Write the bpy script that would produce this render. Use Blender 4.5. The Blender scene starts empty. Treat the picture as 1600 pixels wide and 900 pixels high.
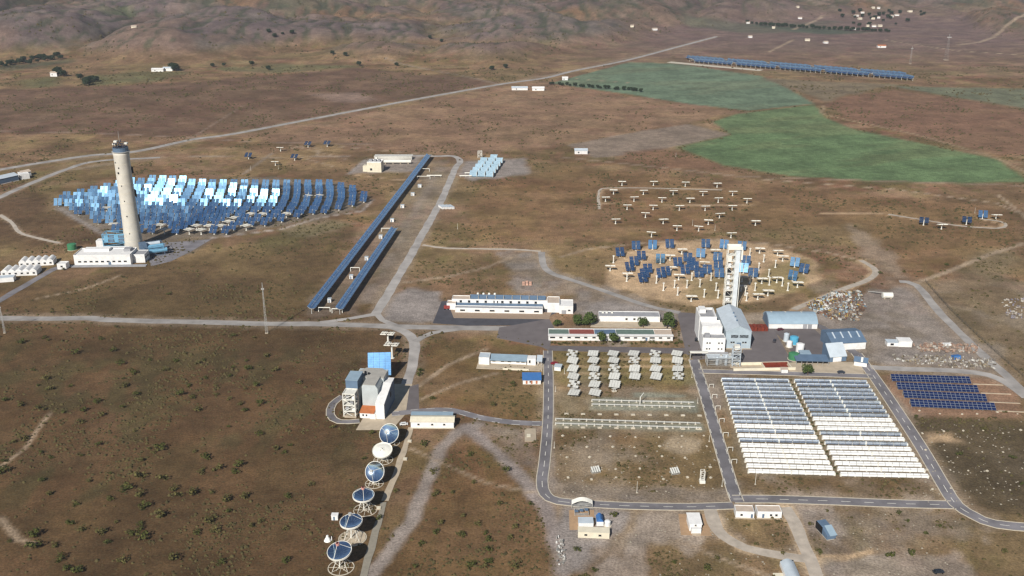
import bpy, math, random
import numpy as np
from mathutils import Vector, Matrix

# ------------------------------------------------------------------ camera, sky, sun, exposure
sc = bpy.context.scene
COL = sc.collection
F, PITCH, HCAM = 1550.0, math.radians(20.6), 246.0          # focal length in px of a 1600 px wide frame, metres
cam = bpy.data.cameras.new('camera'); camo = bpy.data.objects.new('camera', cam); COL.objects.link(camo)
cam.sensor_width = 36.0; cam.lens = F/1600*36.0; cam.clip_start = 1.0; cam.clip_end = 30000
camo.location = (0, 0, HCAM); camo.rotation_euler = (math.pi/2-PITCH, 0, 0)
sc.camera = camo
SUN_EL, SUN_ROT = math.radians(36), math.radians(202)
world = bpy.data.worlds.new('World'); sc.world = world; world.use_nodes = True
_n = world.node_tree.nodes; _sky = _n.new('ShaderNodeTexSky')
_sky.sky_type = 'NISHITA'; _sky.sun_disc = False; _sky.sun_elevation = SUN_EL; _sky.sun_rotation = SUN_ROT
_sky.altitude = 500; _sky.air_density = 1.0; _sky.dust_density = 0.6; _sky.ozone_density = 1.5
_n['Background'].inputs[1].default_value = 0.05
world.node_tree.links.new(_sky.outputs[0], _n['Background'].inputs[0])
sun = bpy.data.lights.new('sun', 'SUN'); suno = bpy.data.objects.new('sun', sun); COL.objects.link(suno)
sun.energy = 5.0; sun.angle = math.radians(0.5); sun.color = (1.0, 0.965, 0.91)
_sd = Vector((math.sin(SUN_ROT)*math.cos(SUN_EL), math.cos(SUN_ROT)*math.cos(SUN_EL), math.sin(SUN_EL)))
suno.rotation_euler = _sd.to_track_quat('Z', 'Y').to_euler(); suno.location = (-300, -300, 900)
sc.view_settings.view_transform = 'Standard'; sc.view_settings.look = 'None'
sc.view_settings.exposure = 0.15; sc.view_settings.gamma = 1.0; sc.view_settings.use_curve_mapping = False
sc.cycles.max_bounces = 5; sc.cycles.diffuse_bounces = 2; sc.cycles.glossy_bounces = 3
sc.cycles.volume_bounces = 0; sc.cycles.use_denoising = True
sc.cycles.filter_width = 1.4

RNG = random.Random(7)
_o1 = 'first second third fourth fifth sixth seventh eighth ninth tenth eleventh twelfth thirteenth fourteenth fifteenth sixteenth seventeenth eighteenth nineteenth'.split()
_tens = {2: 'twent', 3: 'thirt', 4: 'fort', 5: 'fift', 6: 'sixt', 7: 'sevent', 8: 'eight', 9: 'ninet'}
def nth(n):
    if n < 20: return _o1[n-1]
    return _tens[n//10]+('ieth' if n % 10 == 0 else 'y-'+_o1[n % 10-1])

def P(px, py, z=0.0):
    """The point of the place at height z that the photograph shows at (px, py), 1600 x 900 frame."""
    dx, dy = (px-800)/F, (450-py)/F
    c, s = math.cos(PITCH), math.sin(PITCH)
    d = (dx, c+dy*s, -s+dy*c)
    t = (z-HCAM)/d[2]
    return Vector((d[0]*t, d[1]*t, z))
def scale_at(y):          # photograph pixels per metre across, at distance y
    return F/(y*math.cos(PITCH)+HCAM*math.sin(PITCH))

# ------------------------------------------------------------------ materials
def lin(h):
    h = h.lstrip('#'); v = [int(h[i:i+2], 16)/255 for i in (0, 2, 4)]
    return tuple(x/12.92 if x <= .04045 else ((x+.055)/1.055)**2.4 for x in v)
MATS = {}
def mat(name, col, rough=.8, metal=0.0, var=.12, scale=.6, spec=.3, bump=0.0):
    """Principled surface with uneven tone (world-space noise): weathered, never one flat colour."""
    if name in MATS: return MATS[name]
    m = bpy.data.materials.new(name); m.use_nodes = True
    nt = m.node_tree; b = nt.nodes['Principled BSDF']
    if isinstance(col, str): col = lin(col)
    b.inputs['Roughness'].default_value = rough; b.inputs['Metallic'].default_value = metal
    b.inputs['Specular IOR Level'].default_value = spec
    g = nt.nodes.new('ShaderNodeNewGeometry')
    n1 = nt.nodes.new('ShaderNodeTexNoise'); n1.inputs['Scale'].default_value = scale; n1.inputs['Detail'].default_value = 4
    nt.links.new(g.outputs['Position'], n1.inputs['Vector'])
    mr = nt.nodes.new('ShaderNodeMapRange'); mr.inputs[1].default_value = .3; mr.inputs[2].default_value = .7
    mr.inputs[3].default_value = 1-var; mr.inputs[4].default_value = 1+var*.6
    nt.links.new(n1.outputs['Fac'], mr.inputs[0])
    oi = nt.nodes.new('ShaderNodeObjectInfo')
    m2 = nt.nodes.new('ShaderNodeMapRange'); m2.inputs[3].default_value = 1-var*.5; m2.inputs[4].default_value = 1+var*.3
    nt.links.new(oi.outputs['Random'], m2.inputs[0])
    mu = nt.nodes.new('ShaderNodeMath'); mu.operation = 'MULTIPLY'
    nt.links.new(mr.outputs[0], mu.inputs[0]); nt.links.new(m2.outputs[0], mu.inputs[1])
    vm = nt.nodes.new('ShaderNodeVectorMath'); vm.operation = 'SCALE'; vm.inputs[0].default_value = col
    nt.links.new(mu.outputs[0], vm.inputs['Scale'])
    nt.links.new(vm.outputs[0], b.inputs['Base Color'])
    MATS[name] = m
    return m

# ------------------------------------------------------------------ mesh collecting
class MB:
    def __init__(s): s.v = []; s.f = []; s.m = []; s.mats = []; s.cur = 0
    def use(s, m):
        if m not in s.mats: s.mats.append(m)
        s.cur = s.mats.index(m); return s
    def add(s, vs, fs):
        k = len(s.v); s.v += [tuple(x) for x in vs]; s.f += [tuple(i+k for i in f) for f in fs]; s.m += [s.cur]*len(fs); return s
    def box(s, x0, x1, y0, y1, z0, z1):
        vs = [(x0,y0,z0),(x1,y0,z0),(x1,y1,z0),(x0,y1,z0),(x0,y0,z1),(x1,y0,z1),(x1,y1,z1),(x0,y1,z1)]
        return s.add(vs, [(0,3,2,1),(4,5,6,7),(0,1,5,4),(1,2,6,5),(2,3,7,6),(3,0,4,7)])
    def prism(s, poly, z0, z1):
        n = len(poly); vs = [(x,y,z0) for x,y in poly]+[(x,y,z1) for x,y in poly]
        a = sum(poly[i][0]*poly[(i+1)%n][1]-poly[(i+1)%n][0]*poly[i][1] for i in range(n))
        if a < 0: vs = [(x,y,z0) for x,y in poly[::-1]]+[(x,y,z1) for x,y in poly[::-1]]
        return s.add(vs, [tuple(range(n))[::-1], tuple(range(n,2*n))]+[(i,(i+1)%n,(i+1)%n+n,i+n) for i in range(n)])
    def extx(s, prof, x0, x1):           # a closed (y,z) outline carried along x
        n = len(prof); vs = [(x0,y,z) for y,z in prof]+[(x1,y,z) for y,z in prof]
        return s.add(vs, [tuple(range(n))[::-1], tuple(range(n,2*n))]+[(i,(i+1)%n,(i+1)%n+n,i+n) for i in range(n)])
    def exty(s, prof, y0, y1):           # a closed (x,z) outline carried along y
        n = len(prof); vs = [(x,y0,z) for x,z in prof]+[(x,y1,z) for x,z in prof]
        return s.add(vs, [tuple(range(n)), tuple(range(n,2*n))[::-1]]+[(i,i+n,(i+1)%n+n,(i+1)%n) for i in range(n)])
    def tube(s, a, b, r, n=6, r2=None, caps=True):
        a, b = Vector(a), Vector(b); r2 = r if r2 is None else r2
        d = (b-a).normalized(); u = d.orthogonal().normalized(); w = d.cross(u)
        vs = []
        for c, rr in ((a,r),(b,r2)):
            for i in range(n):
                t = 2*math.pi*i/n; vs.append(c+u*math.cos(t)*rr+w*math.sin(t)*rr)
        fs = [(i,(i+1)%n,(i+1)%n+n,i+n) for i in range(n)]
        if caps: fs += [tuple(range(n))[::-1], tuple(range(n,2*n))]
        return s.add(vs, fs)
    def lathe(s, prof, n=24, c=(0,0)):    # (r,z) outline turned about a vertical axis
        k = len(prof); vs = []
        for r, z in prof:
            for i in range(n):
                t = 2*math.pi*i/n; vs.append((c[0]+r*math.cos(t), c[1]+r*math.sin(t), z))
        fs = []
        for j in range(k-1):
            for i in range(n):
                fs.append((j*n+i, j*n+(i+1)%n, (j+1)*n+(i+1)%n, (j+1)*n+i))
        return s.add(vs, fs)
    def mesh(s, name):
        me = bpy.data.meshes.new(name); me.from_pydata(s.v, [], s.f)
        for m in s.mats: me.materials.append(m)
        me.polygons.foreach_set('material_index', s.m); me.update(); return me
    def build(s, name, m=None, parent=None, loc=None, rz=None, smooth=False):
        if m is not None:
            s.mats = [m] if not s.mats else s.mats
        return link(name, s.mesh(name), parent, loc, rz, smooth)
def link(name, me, parent=None, loc=None, rz=None, smooth=False):
    o = bpy.data.objects.new(name, me); COL.objects.link(o)
    if parent: o.parent = parent
    if loc is not None: o.location = loc
    if rz is not None: o.rotation_euler = (0,0,rz)
    if smooth: me.polygons.foreach_set('use_smooth', [True]*len(me.polygons))
    return o
def tag(o, label=None, cat=None, group=None, kind=None):
    if label: o['label'] = label
    if cat: o['category'] = cat
    if group: o['group'] = group
    if kind: o['kind'] = kind
    return o
def empty(name, loc=(0,0,0), rz=0, label=None, cat=None, group=None):
    o = bpy.data.objects.new(name, None); COL.objects.link(o); o.empty_display_size = .5
    o.location = loc; o.rotation_euler = (0,0,rz); tag(o, label, cat, group); return o
def copy_tree(o, parent=None):
    c = o.copy(); COL.objects.link(c); c.parent = parent
    for ch in o.children: copy_tree(ch, c)
    return c

# ------------------------------------------------------------------ noise on arrays
def _hash(ix, iy, seed):
    h = (ix.astype(np.int64)*374761393+iy.astype(np.int64)*668265263+seed*1442695041) & 0xffffffff
    h = ((h ^ (h >> 13))*1274126177) & 0xffffffff
    return ((h ^ (h >> 16)) & 0xffffff)/float(0xffffff)
def vnoise(x, y, seed=0):
    ix, iy = np.floor(x), np.floor(y); fx, fy = x-ix, y-iy
    fx = fx*fx*fx*(fx*(fx*6-15)+10); fy = fy*fy*fy*(fy*(fy*6-15)+10)
    a, b = _hash(ix,iy,seed), _hash(ix+1,iy,seed); c, d = _hash(ix,iy+1,seed), _hash(ix+1,iy+1,seed)
    return (a*(1-fx)+b*fx)*(1-fy)+(c*(1-fx)+d*fx)*fy
def fbm(x, y, oct=4, seed=0, gain=.5):
    t, a, s = 0, 1.0, 0
    for i in range(oct):
        t = t+a*vnoise(x*2**i+17.3*i, y*2**i-9.1*i, seed+i); s += a; a *= gain
    return t/s
def ridged(x, y, oct=4, seed=0):
    t, a, s = 0, 1.0, 0
    for i in range(oct):
        t = t+a*(1-np.abs(2*vnoise(x*2**i+5.7*i, y*2**i+3.1*i, seed+i)-1)); s += a; a *= .5
    return t/s
def sstep(a, b, x):
    t = np.clip((x-a)/(b-a), 0, 1); return t*t*(3-2*t)
def poly_sd(poly, X, Y):
    """signed distance in metres to an outline, negative inside"""
    d2 = np.full(X.shape, 1e18); ins = np.zeros(X.shape, bool); n = len(poly)
    for i in range(n):
        ax, ay = poly[i]; bx, by = poly[(i+1)%n]; ex, ey = bx-ax, by-ay
        t = np.clip(((X-ax)*ex+(Y-ay)*ey)/(ex*ex+ey*ey+1e-9), 0, 1)
        d2 = np.minimum(d2, (X-ax-t*ex)**2+(Y-ay-t*ey)**2)
        cr = ((ay > Y) != (by > Y)) & (X < (bx-ax)*(Y-ay)/(by-ay+1e-12)+ax); ins ^= cr
    d = np.sqrt(d2); return np.where(ins, -d, d)
# ------------------------------------------------------------------ the land
def pp(l): return [tuple(P(a, b)[:2]) for a, b in l]
_base = [(-500,98),(0,103),(120,99),(280,106),(380,102),(480,94),(540,101),(650,104),(780,108),(860,100),(960,76),(1060,56),(1160,40),(1300,33),(1420,34),(1500,40),(1540,60),(1600,72),(1700,74),(2200,70)]
_bp = [P(a, b) for a, b in _base]
_bu = np.array([p.x/p.y for p in _bp]); _by = np.array([p.y for p in _bp])
def land_height(X, Y):
    u = X/np.maximum(Y, 1)
    yb = np.interp(u, _bu, _by)
    t = Y-yb+120*(fbm(X/260, Y/260, 3, 41)-.5)
    wx = X+160*(fbm(X/420, Y/420, 3, 3)-.5); wy = Y+160*(fbm(X/420, Y/420, 3, 9)-.5)
    def bil(x, y, oc, sd):
        s, am, tot = 0, 1.0, 0
        for i in range(oc): s = s+am*np.abs(2*vnoise(x*2.03**i+7.7*i, y*2.03**i+2.3*i, sd+i)-1); tot += am; am *= .46
        return s/tot
    r = bil(wx/330, wy/430, 5, 21); big = fbm(X/900, Y/900, 3, 33)
    amp = sstep(-20, 260, t)*50+np.clip(t-200, 0, 6000)*.055
    g = bil(wx/95, wy/120, 4, 61)
    h = amp*(.04+1.3*r*(.4+1.1*big)+.24*(g-.4)+.05*(bil(wx/38, wy/44, 3, 71)-.4))*sstep(-10, 200, t)
    h = np.where(t > 0, np.maximum(h, 0), 0)
    plain = 1.6*(fbm(X/210, Y/260, 3, 77)-.5)*sstep(1500, 2300, Y)
    return h+plain*0
NX, NY = 620, 640
_r = (9500/170)**(1/(NY-1)); _ys = 170*_r**np.arange(NY)
_s = np.linspace(-1, 1, NX)
gY = np.repeat(_ys[:, None], NX, 1); gX = _s[None, :]*(200+.80*gY)
gH = land_height(gX, gY)
def hz(x, y): return float(land_height(np.array([x*1.0]), np.array([y*1.0]))[0])

A3 = lambda h: np.array(lin(h))
# soil colours (albedo)
c_brown, c_red, c_dark = A3('#806a54'), A3('#866653'), A3('#574733')
c_olive, c_straw = A3('#6a6440'), A3('#93825f')
c_gravel, c_pale, c_sand, c_tan = A3('#928d88'), A3('#a69e95'), A3('#b9a386'), A3('#a5907a')
c_green, c_green2, c_hill, c_hill2 = A3('#5d7553'), A3('#667958'), A3('#625550'), A3('#6a5b4f')
n1 = fbm(gX/120, gY/160, 4, 1); n2 = fbm(gX/34, gY/46, 4, 2); n3 = fbm(gX/9, gY/13, 3, 5); n4 = fbm(gX/420, gY/500, 3, 8)
def mixc(c, col, w): return c*(1-w[..., None])+col*w[..., None]
C = np.broadcast_to(c_brown, gX.shape+(3,)).copy()
C = mixc(C, c_red, .8*sstep(.45, .65, n1)); C = mixc(C, c_straw, .55*sstep(.52, .75, n2)); C = mixc(C, c_olive, .75*sstep(.50, .70, .6*n3+.4*n1))
_str = fbm(gX/60+gY/300, gY/22, 4, 64)
C = mixc(C, A3('#62533c'), .55*sstep(.52, .66, _str)); C = mixc(C, A3('#9a8770'), .45*sstep(.5, .36, _str)*sstep(.4, .6, n1))
C = mixc(C, A3('#72694a'), .45*sstep(.55, .68, fbm(gX/75, gY/70, 4, 65)))
# the scrub plain below the road is darker, redder heath, lens vignetting painted into its tone; it pales towards the works
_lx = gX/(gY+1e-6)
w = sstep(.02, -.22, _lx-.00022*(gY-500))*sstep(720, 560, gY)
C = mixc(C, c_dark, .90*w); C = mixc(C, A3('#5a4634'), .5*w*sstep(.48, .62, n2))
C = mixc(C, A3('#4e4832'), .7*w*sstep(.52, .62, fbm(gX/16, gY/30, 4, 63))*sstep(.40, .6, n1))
# between works: greener, paler
w = sstep(.02, .10, _lx)*sstep(700, 600, gY)
C = mixc(C, A3('#75674f'), .5*w); C = mixc(C, c_pale, .55*w*sstep(.55, .68, fbm(gX/22, gY/30, 4, 71)))
C = mixc(C, A3('#665247'), .7*sstep(10, -10, poly_sd(pp([(-200,204),(-200,135),(60,140),(300,128),(560,106),(740,122),(778,131),(560,170),(360,207),(300,214)]), gX, gY)+30*(n2-.5)))
C = mixc(C, A3('#8d7563'), .55*sstep(10, -10, poly_sd(pp([(362,214),(560,176),(780,136),(862,131),(1000,152),(1168,176),(1072,193),(890,224),(760,242),(690,240),(500,226)]), gX, gY)+30*(n2-.5)))
C = mixc(C, A3('#564635'), .7*sstep(8, -8, poly_sd(pp([(-60,330),(60,288),(82,320),(165,372),(110,384),(-60,384)]), gX, gY)+20*(n2-.5)))
C = mixc(C, A3('#5c4f38'), .65*sstep(8, -8, poly_sd(pp([(0,492),(60,460),(200,420),(420,375),(555,345),(475,486),(300,498)]), gX, gY)+24*(n2-.5)))
C = mixc(C, A3('#7a6248'), .5*sstep(8, -8, poly_sd(pp([(740,300),(880,262),(1160,282),(1560,325),(1600,375),(1430,438),(1350,350),(1000,370),(730,380)]), gX, gY)+24*(n2-.5)))
C = mixc(C, A3('#4f4737'), .85*sstep(6, -6, poly_sd(pp([(1425,657),(1640,662),(1640,815),(1540,800),(1490,755)]), gX, gY)+10*(n2-.5)))
C = mixc(C, A3('#665238'), .5*sstep(8, -8, poly_sd(pp([(650,540),(840,580),(845,740),(870,900),(590,900),(700,690)]), gX, gY)+20*(n2-.5)))
C = C*(.78+.44*n2[..., None])
def patch(pts, col, a=1.0, soft=4.0, rag=8.0, seed=0, sc_=14.0, px=True, tex=.0):
    global C
    poly = pp(pts) if px else pts
    xs = [p[0] for p in poly]; ys = [p[1] for p in poly]
    i0 = max(0, int(np.searchsorted(_ys, min(ys)-rag*2-soft*2-20))); i1 = min(NY, int(np.searchsorted(_ys, max(ys)+rag*2+soft*2+20))+1)
    X, Y = gX[i0:i1], gY[i0:i1]
    d = poly_sd(poly, X, Y)+rag*2*(fbm(X/sc_, Y/(sc_*1.3), 3, 100+seed)-.5)
    w = a*sstep(soft, -soft, d)*(1-tex+tex*sstep(.3, .65, fbm(X/(sc_*.7), Y/sc_, 3, 200+seed)))
    C[i0:i1] = mixc(C[i0:i1], np.array(col), w)
def line(pts, wid, col, a=1.0, soft=1.2, rag=1.2, seed=0):
    global C
    q = pp(pts); ys = [p[1] for p in q]
    i0 = max(0, int(np.searchsorted(_ys, min(ys)-wid-12))); i1 = min(NY, int(np.searchsorted(_ys, max(ys)+wid+12))+1)
    X, Y = gX[i0:i1], gY[i0:i1]; d2 = np.full(X.shape, 1e18)
    for (ax, ay), (bx, by) in zip(q[:-1], q[1:]):
        ex, ey = bx-ax, by-ay; t = np.clip(((X-ax)*ex+(Y-ay)*ey)/(ex*ex+ey*ey+1e-9), 0, 1)
        d2 = np.minimum(d2, (X-ax-t*ex)**2+(Y-ay-t*ey)**2)
    d = np.sqrt(d2)-wid/2+rag*2*(fbm(X/7, Y/9, 3, 300+seed)-.5)
    C[i0:i1] = mixc(C[i0:i1], np.array(col), a*sstep(soft, -soft, d))
# hills: stone with the purple grey of distant haze painted in, ochre domes, scrub in the gullies
hm = sstep(.3, 26, gH+14*(n2-.5))
hc = mixc(np.broadcast_to(c_hill, C.shape).copy(), c_hill2, sstep(.45, .7, fbm(gX/170, gY/200, 4, 15)))
hc = mixc(hc, A3('#7c6349'), .7*sstep(.5, .62, fbm(gX/330, gY/300, 3, 16))); hc = mixc(hc, A3('#5c5a4a'), .8*sstep(.52, .66, fbm(gX/90, gY/120, 4, 17)))
hc = mixc(hc, A3('#877a70'), .4*sstep(.62, .72, fbm(gX/60, gY/80, 4, 18))); hc = mixc(hc, A3('#655e60'), .5*sstep(.48, .6, n4))
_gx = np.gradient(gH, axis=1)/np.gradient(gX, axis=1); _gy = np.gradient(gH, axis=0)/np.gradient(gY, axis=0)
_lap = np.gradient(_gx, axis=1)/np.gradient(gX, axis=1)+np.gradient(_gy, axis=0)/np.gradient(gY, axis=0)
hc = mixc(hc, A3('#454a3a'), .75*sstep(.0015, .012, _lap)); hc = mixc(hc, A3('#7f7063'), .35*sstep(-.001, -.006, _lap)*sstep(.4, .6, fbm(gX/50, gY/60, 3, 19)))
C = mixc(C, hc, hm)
# far plain: violet brown, distance haze put into the soil colour
w = sstep(1500, 2200, gY)*(1-hm)*sstep(-.05, .2, _lx); C = mixc(C, A3('#6d5f60'), .7*w)
# fields
G = 0.98
patch([(860,130),(985,97),(1060,100),(1190,119),(1230,138),(1272,162),(1170,173),(1080,163),(1000,150)], A3('#687a66'), .97, 3, 2, 1, 40)
patch([(1062,231),(1142,211),(1112,190),(1150,178),(1272,163),(1290,184),(1335,203),(1450,226),(1560,250),(1606,284),(1500,286),(1400,285),(1240,275),(1130,258)], c_green2, .97, 3, 3, 2, 40)
patch([(1062,231),(1142,211),(1300,200),(1560,250),(1606,284),(1400,285),(1130,258)], c_green, .55, 12, 20, 3, 50)
patch([(1287,164),(1330,150),(1392,141),(1480,152),(1640,180),(1640,246),(1560,240),(1460,220),(1345,192)], A3('#7c6352'), .97, 3, 3, 4, 30)
patch([(888,226),(1000,205),(1075,194),(1142,210),(1080,224),(1000,240),(930,247)], A3('#877c70'), .92, 3, 3, 5, 30)
patch([(1180,121),(1290,128),(1400,132),(1340,146),(1290,158),(1240,140)], A3('#78705e'), .8, 8, 10, 6, 40)
patch([(1390,134),(1640,140),(1640,176),(1480,150)], A3('#6b7360'), .85, 6, 6, 7, 40)
patch([(985,238),(1040,230),(1110,252),(1160,268),(1040,262),(960,250)], A3('#7b6250'), .8, 6, 10, 8, 30)
for q, k in (([(30,125),(90,120),(95,134),(40,138)],1),([(120,122),(200,112),(300,112),(250,128),(140,133)],2),([(150,50),(200,38),(210,50),(160,56)],3),([(300,108),(420,100),(560,104),(420,114)],4)):
    patch(q, A3('#5f6849'), .65, 12, 18, 20+k, 50, tex=.4)
patch([(0,104),(100,92),(110,98),(0,114)], A3('#3f4c3c'), .7, 15, 25, 27, 60)
patch([(490,148),(560,145),(600,156),(520,160)], A3('#9a887c'), .6, 15, 25, 28, 60)
patch([(1040,40),(1290,34),(1300,52),(1150,50)], A3('#565f4e'), .6, 30, 50, 29, 90)
patch([(1160,38),(1270,45),(1390,49),(1280,54)], A3('#4a5548'), .7, 12, 20, 30, 60)
_fp = [(1062,231),(1142,211),(1112,190),(1150,178),(1272,163),(1290,184),(1335,203),(1450,226),(1560,250),(1606,284),(1500,286),(1400,285),(1240,275),(1130,258)]
for _fq in (_fp, [(860,130),(985,97),(1060,100),(1190,119),(1230,138),(1272,162),(1170,173),(1080,163),(1000,150)], [(1287,164),(1330,150),(1392,141),(1480,152),(1640,180),(1640,246),(1560,240),(1460,220),(1345,192)]):
    _d = poly_sd(pp(_fq), gX, gY); _ru = gX*.94+gY*.34; _rv = gY*.94-gX*.34
    _st = fbm(_ru/420, _rv/9, 3, 66)*.6+fbm(_ru/90, _rv/60, 4, 67)*.4
    C *= (1+(sstep(4, -6, _d)*(.5*(_st-.5)))[..., None]); C = mixc(C, A3('#8a7a5c'), .12*sstep(2, -8, _d)*sstep(.56, .66, fbm(_ru/130, _rv/45, 4, 68)))
# gravel yards
patch([(598,470),(640,452),(690,455),(690,505),(640,505),(604,500)], c_gravel, .95, 3, 5, 31)
patch([(778,395),(850,392),(862,420),(920,440),(985,462),(1040,490),(1010,500),(900,490),(890,462),(800,455),(810,430)], c_gravel, .72, 4, 10, 32, tex=.45)
patch([(930,470),(1060,486),(1060,500),(900,500)], c_gravel, .9, 3, 4, 33)
patch([(1270,480),(1330,460),(1400,450),(1440,450),(1490,500),(1560,560),(1600,600),(1600,620),(1560,590),(1400,580),(1330,560),(1280,540)], c_gravel, .72, 5, 10, 34, tex=.3)
patch([(1318,345),(1335,350),(1400,400),(1425,440),(1390,440),(1350,395)], A3('#958878'), .7, 5, 9, 35)
patch([(1360,560),(1370,545),(1560,540),(1560,575)], c_gravel, .6, 5, 9, 36)
patch([(1375,585),(1580,590),(1600,655),(1420,650)], A3('#8c7360'), .95, 3, 3, 37)
patch([(890,790),(1000,795),(960,830),(935,870),(920,900),(880,900),(862,860),(855,830)], c_gravel, .95, 3, 6, 38)
patch([(960,800),(1120,798),(1120,830),(1080,850),(1000,860),(950,900),(930,880)], c_pale, .35, 5, 10, 39, tex=.6)
patch([(1240,795),(1480,795),(1500,830),(1400,880),(1280,890)], c_gravel, .4, 6, 12, 40, tex=.5)
patch([(700,680),(745,655),(850,668),(842,745),(800,725),(760,690)], c_gravel, .5, 4, 8, 41, tex=.4)
patch([(860,752),(980,760),(1140,765),(1140,784),(880,783)], c_gravel, .75, 4, 6, 42)
patch([(1420,655),(1600,660),(1600,790),(1530,800),(1480,760)], A3('#574e3e'), .6, 6, 10, 43)
patch([(1440,672),(1480,680),(1500,690),(1450,692)], c_sand, .8, 3, 5, 44)
patch([(725,252),(820,248),(830,272),(740,282),(715,272)], c_gravel, .9, 4, 6, 45)
patch([(545,272),(570,248),(660,242),(650,268)], c_gravel, .8, 4, 5, 46)
patch([(560,480),(680,262),(712,262),(600,470)], c_gravel, .35, 4, 8, 47)
patch([(470,494),(660,250),(700,250),(560,494)], c_gravel, .25, 4, 8, 47)
patch([(1440,440),(1600,370),(1600,590)], A3('#7e735f'), .6, 10, 18, 48, 40)
# heliostat fields
import math as _m
_ell = [(1112+168*_m.cos(t), 425+50*_m.sin(t)) for t in [i*2*_m.pi/28 for i in range(28)]]
patch(_ell, c_sand, .95, 4, 6, 50)
patch([(1180,430),(1250,400),(1275,425),(1250,450),(1200,462),(1150,470)], A3('#7d7550'), .7, 5, 10, 51)
patch([(1080,440),(1140,430),(1140,468),(1060,470)], A3('#7d7550'), .6, 5, 10, 52)
patch([(86,326),(140,300),(230,284),(420,276),(540,288),(582,312),(560,328),(440,354),(330,372),(240,376),(170,372)], A3('#7a7266'), .9, 4, 5, 53)
patch([(230,376),(340,372),(300,395),(250,405)], A3('#6b655c'), .8, 4, 5, 54)
patch([(430,362),(500,340),(560,350),(480,372)], A3('#8b806f'), .5, 6, 10, 55)
patch([(380,375),(520,345),(545,352),(430,395)], A3('#5f6040'), .5, 8, 12, 56)
# trough and collector fields
patch([(868,548),(1080,553),(1110,660),(1130,780),(870,778)], A3('#75654a'), .45, 4, 6, 57)
patch([(868,548),(1076,553),(1088,600),(868,600)], A3('#77754a'), .5, 4, 6, 58, tex=.4)
patch([(866,612),(1090,616),(1108,682),(866,678)], A3('#8f8672'), .55, 4, 6, 59, tex=.5)
for q, k in (([(925,622),(1090,626),(1092,644),(920,640)],0),([(866,655),(1098,662),(1100,674),(864,668)],1),([(990,614),(1072,616),(1070,622),(990,620)],2)):
    patch(q, A3('#8d9082'), .9, 1.5, 1.5, 60+k)
patch([(1042,688),(1095,688),(1090,700),(1065,708),(1040,700)], A3('#a99c86'), .8, 3, 5, 63)
patch([(890,688),(1000,690),(1010,720),(900,730)], A3('#93897a'), .55, 5, 10, 64, tex=.5)
patch([(1118,590),(1366,590),(1455,748),(1165,742)], A3('#857b68'), .85, 2, 3, 65)
patch([(1150,745),(1460,752),(1470,778),(1165,768)], A3('#66553c'), .7, 4, 6, 66)
# the works' yards
patch([(1110,490),(1270,515),(1340,590),(1120,582)], A3('#8a8072'), .8, 3, 4, 67)
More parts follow.
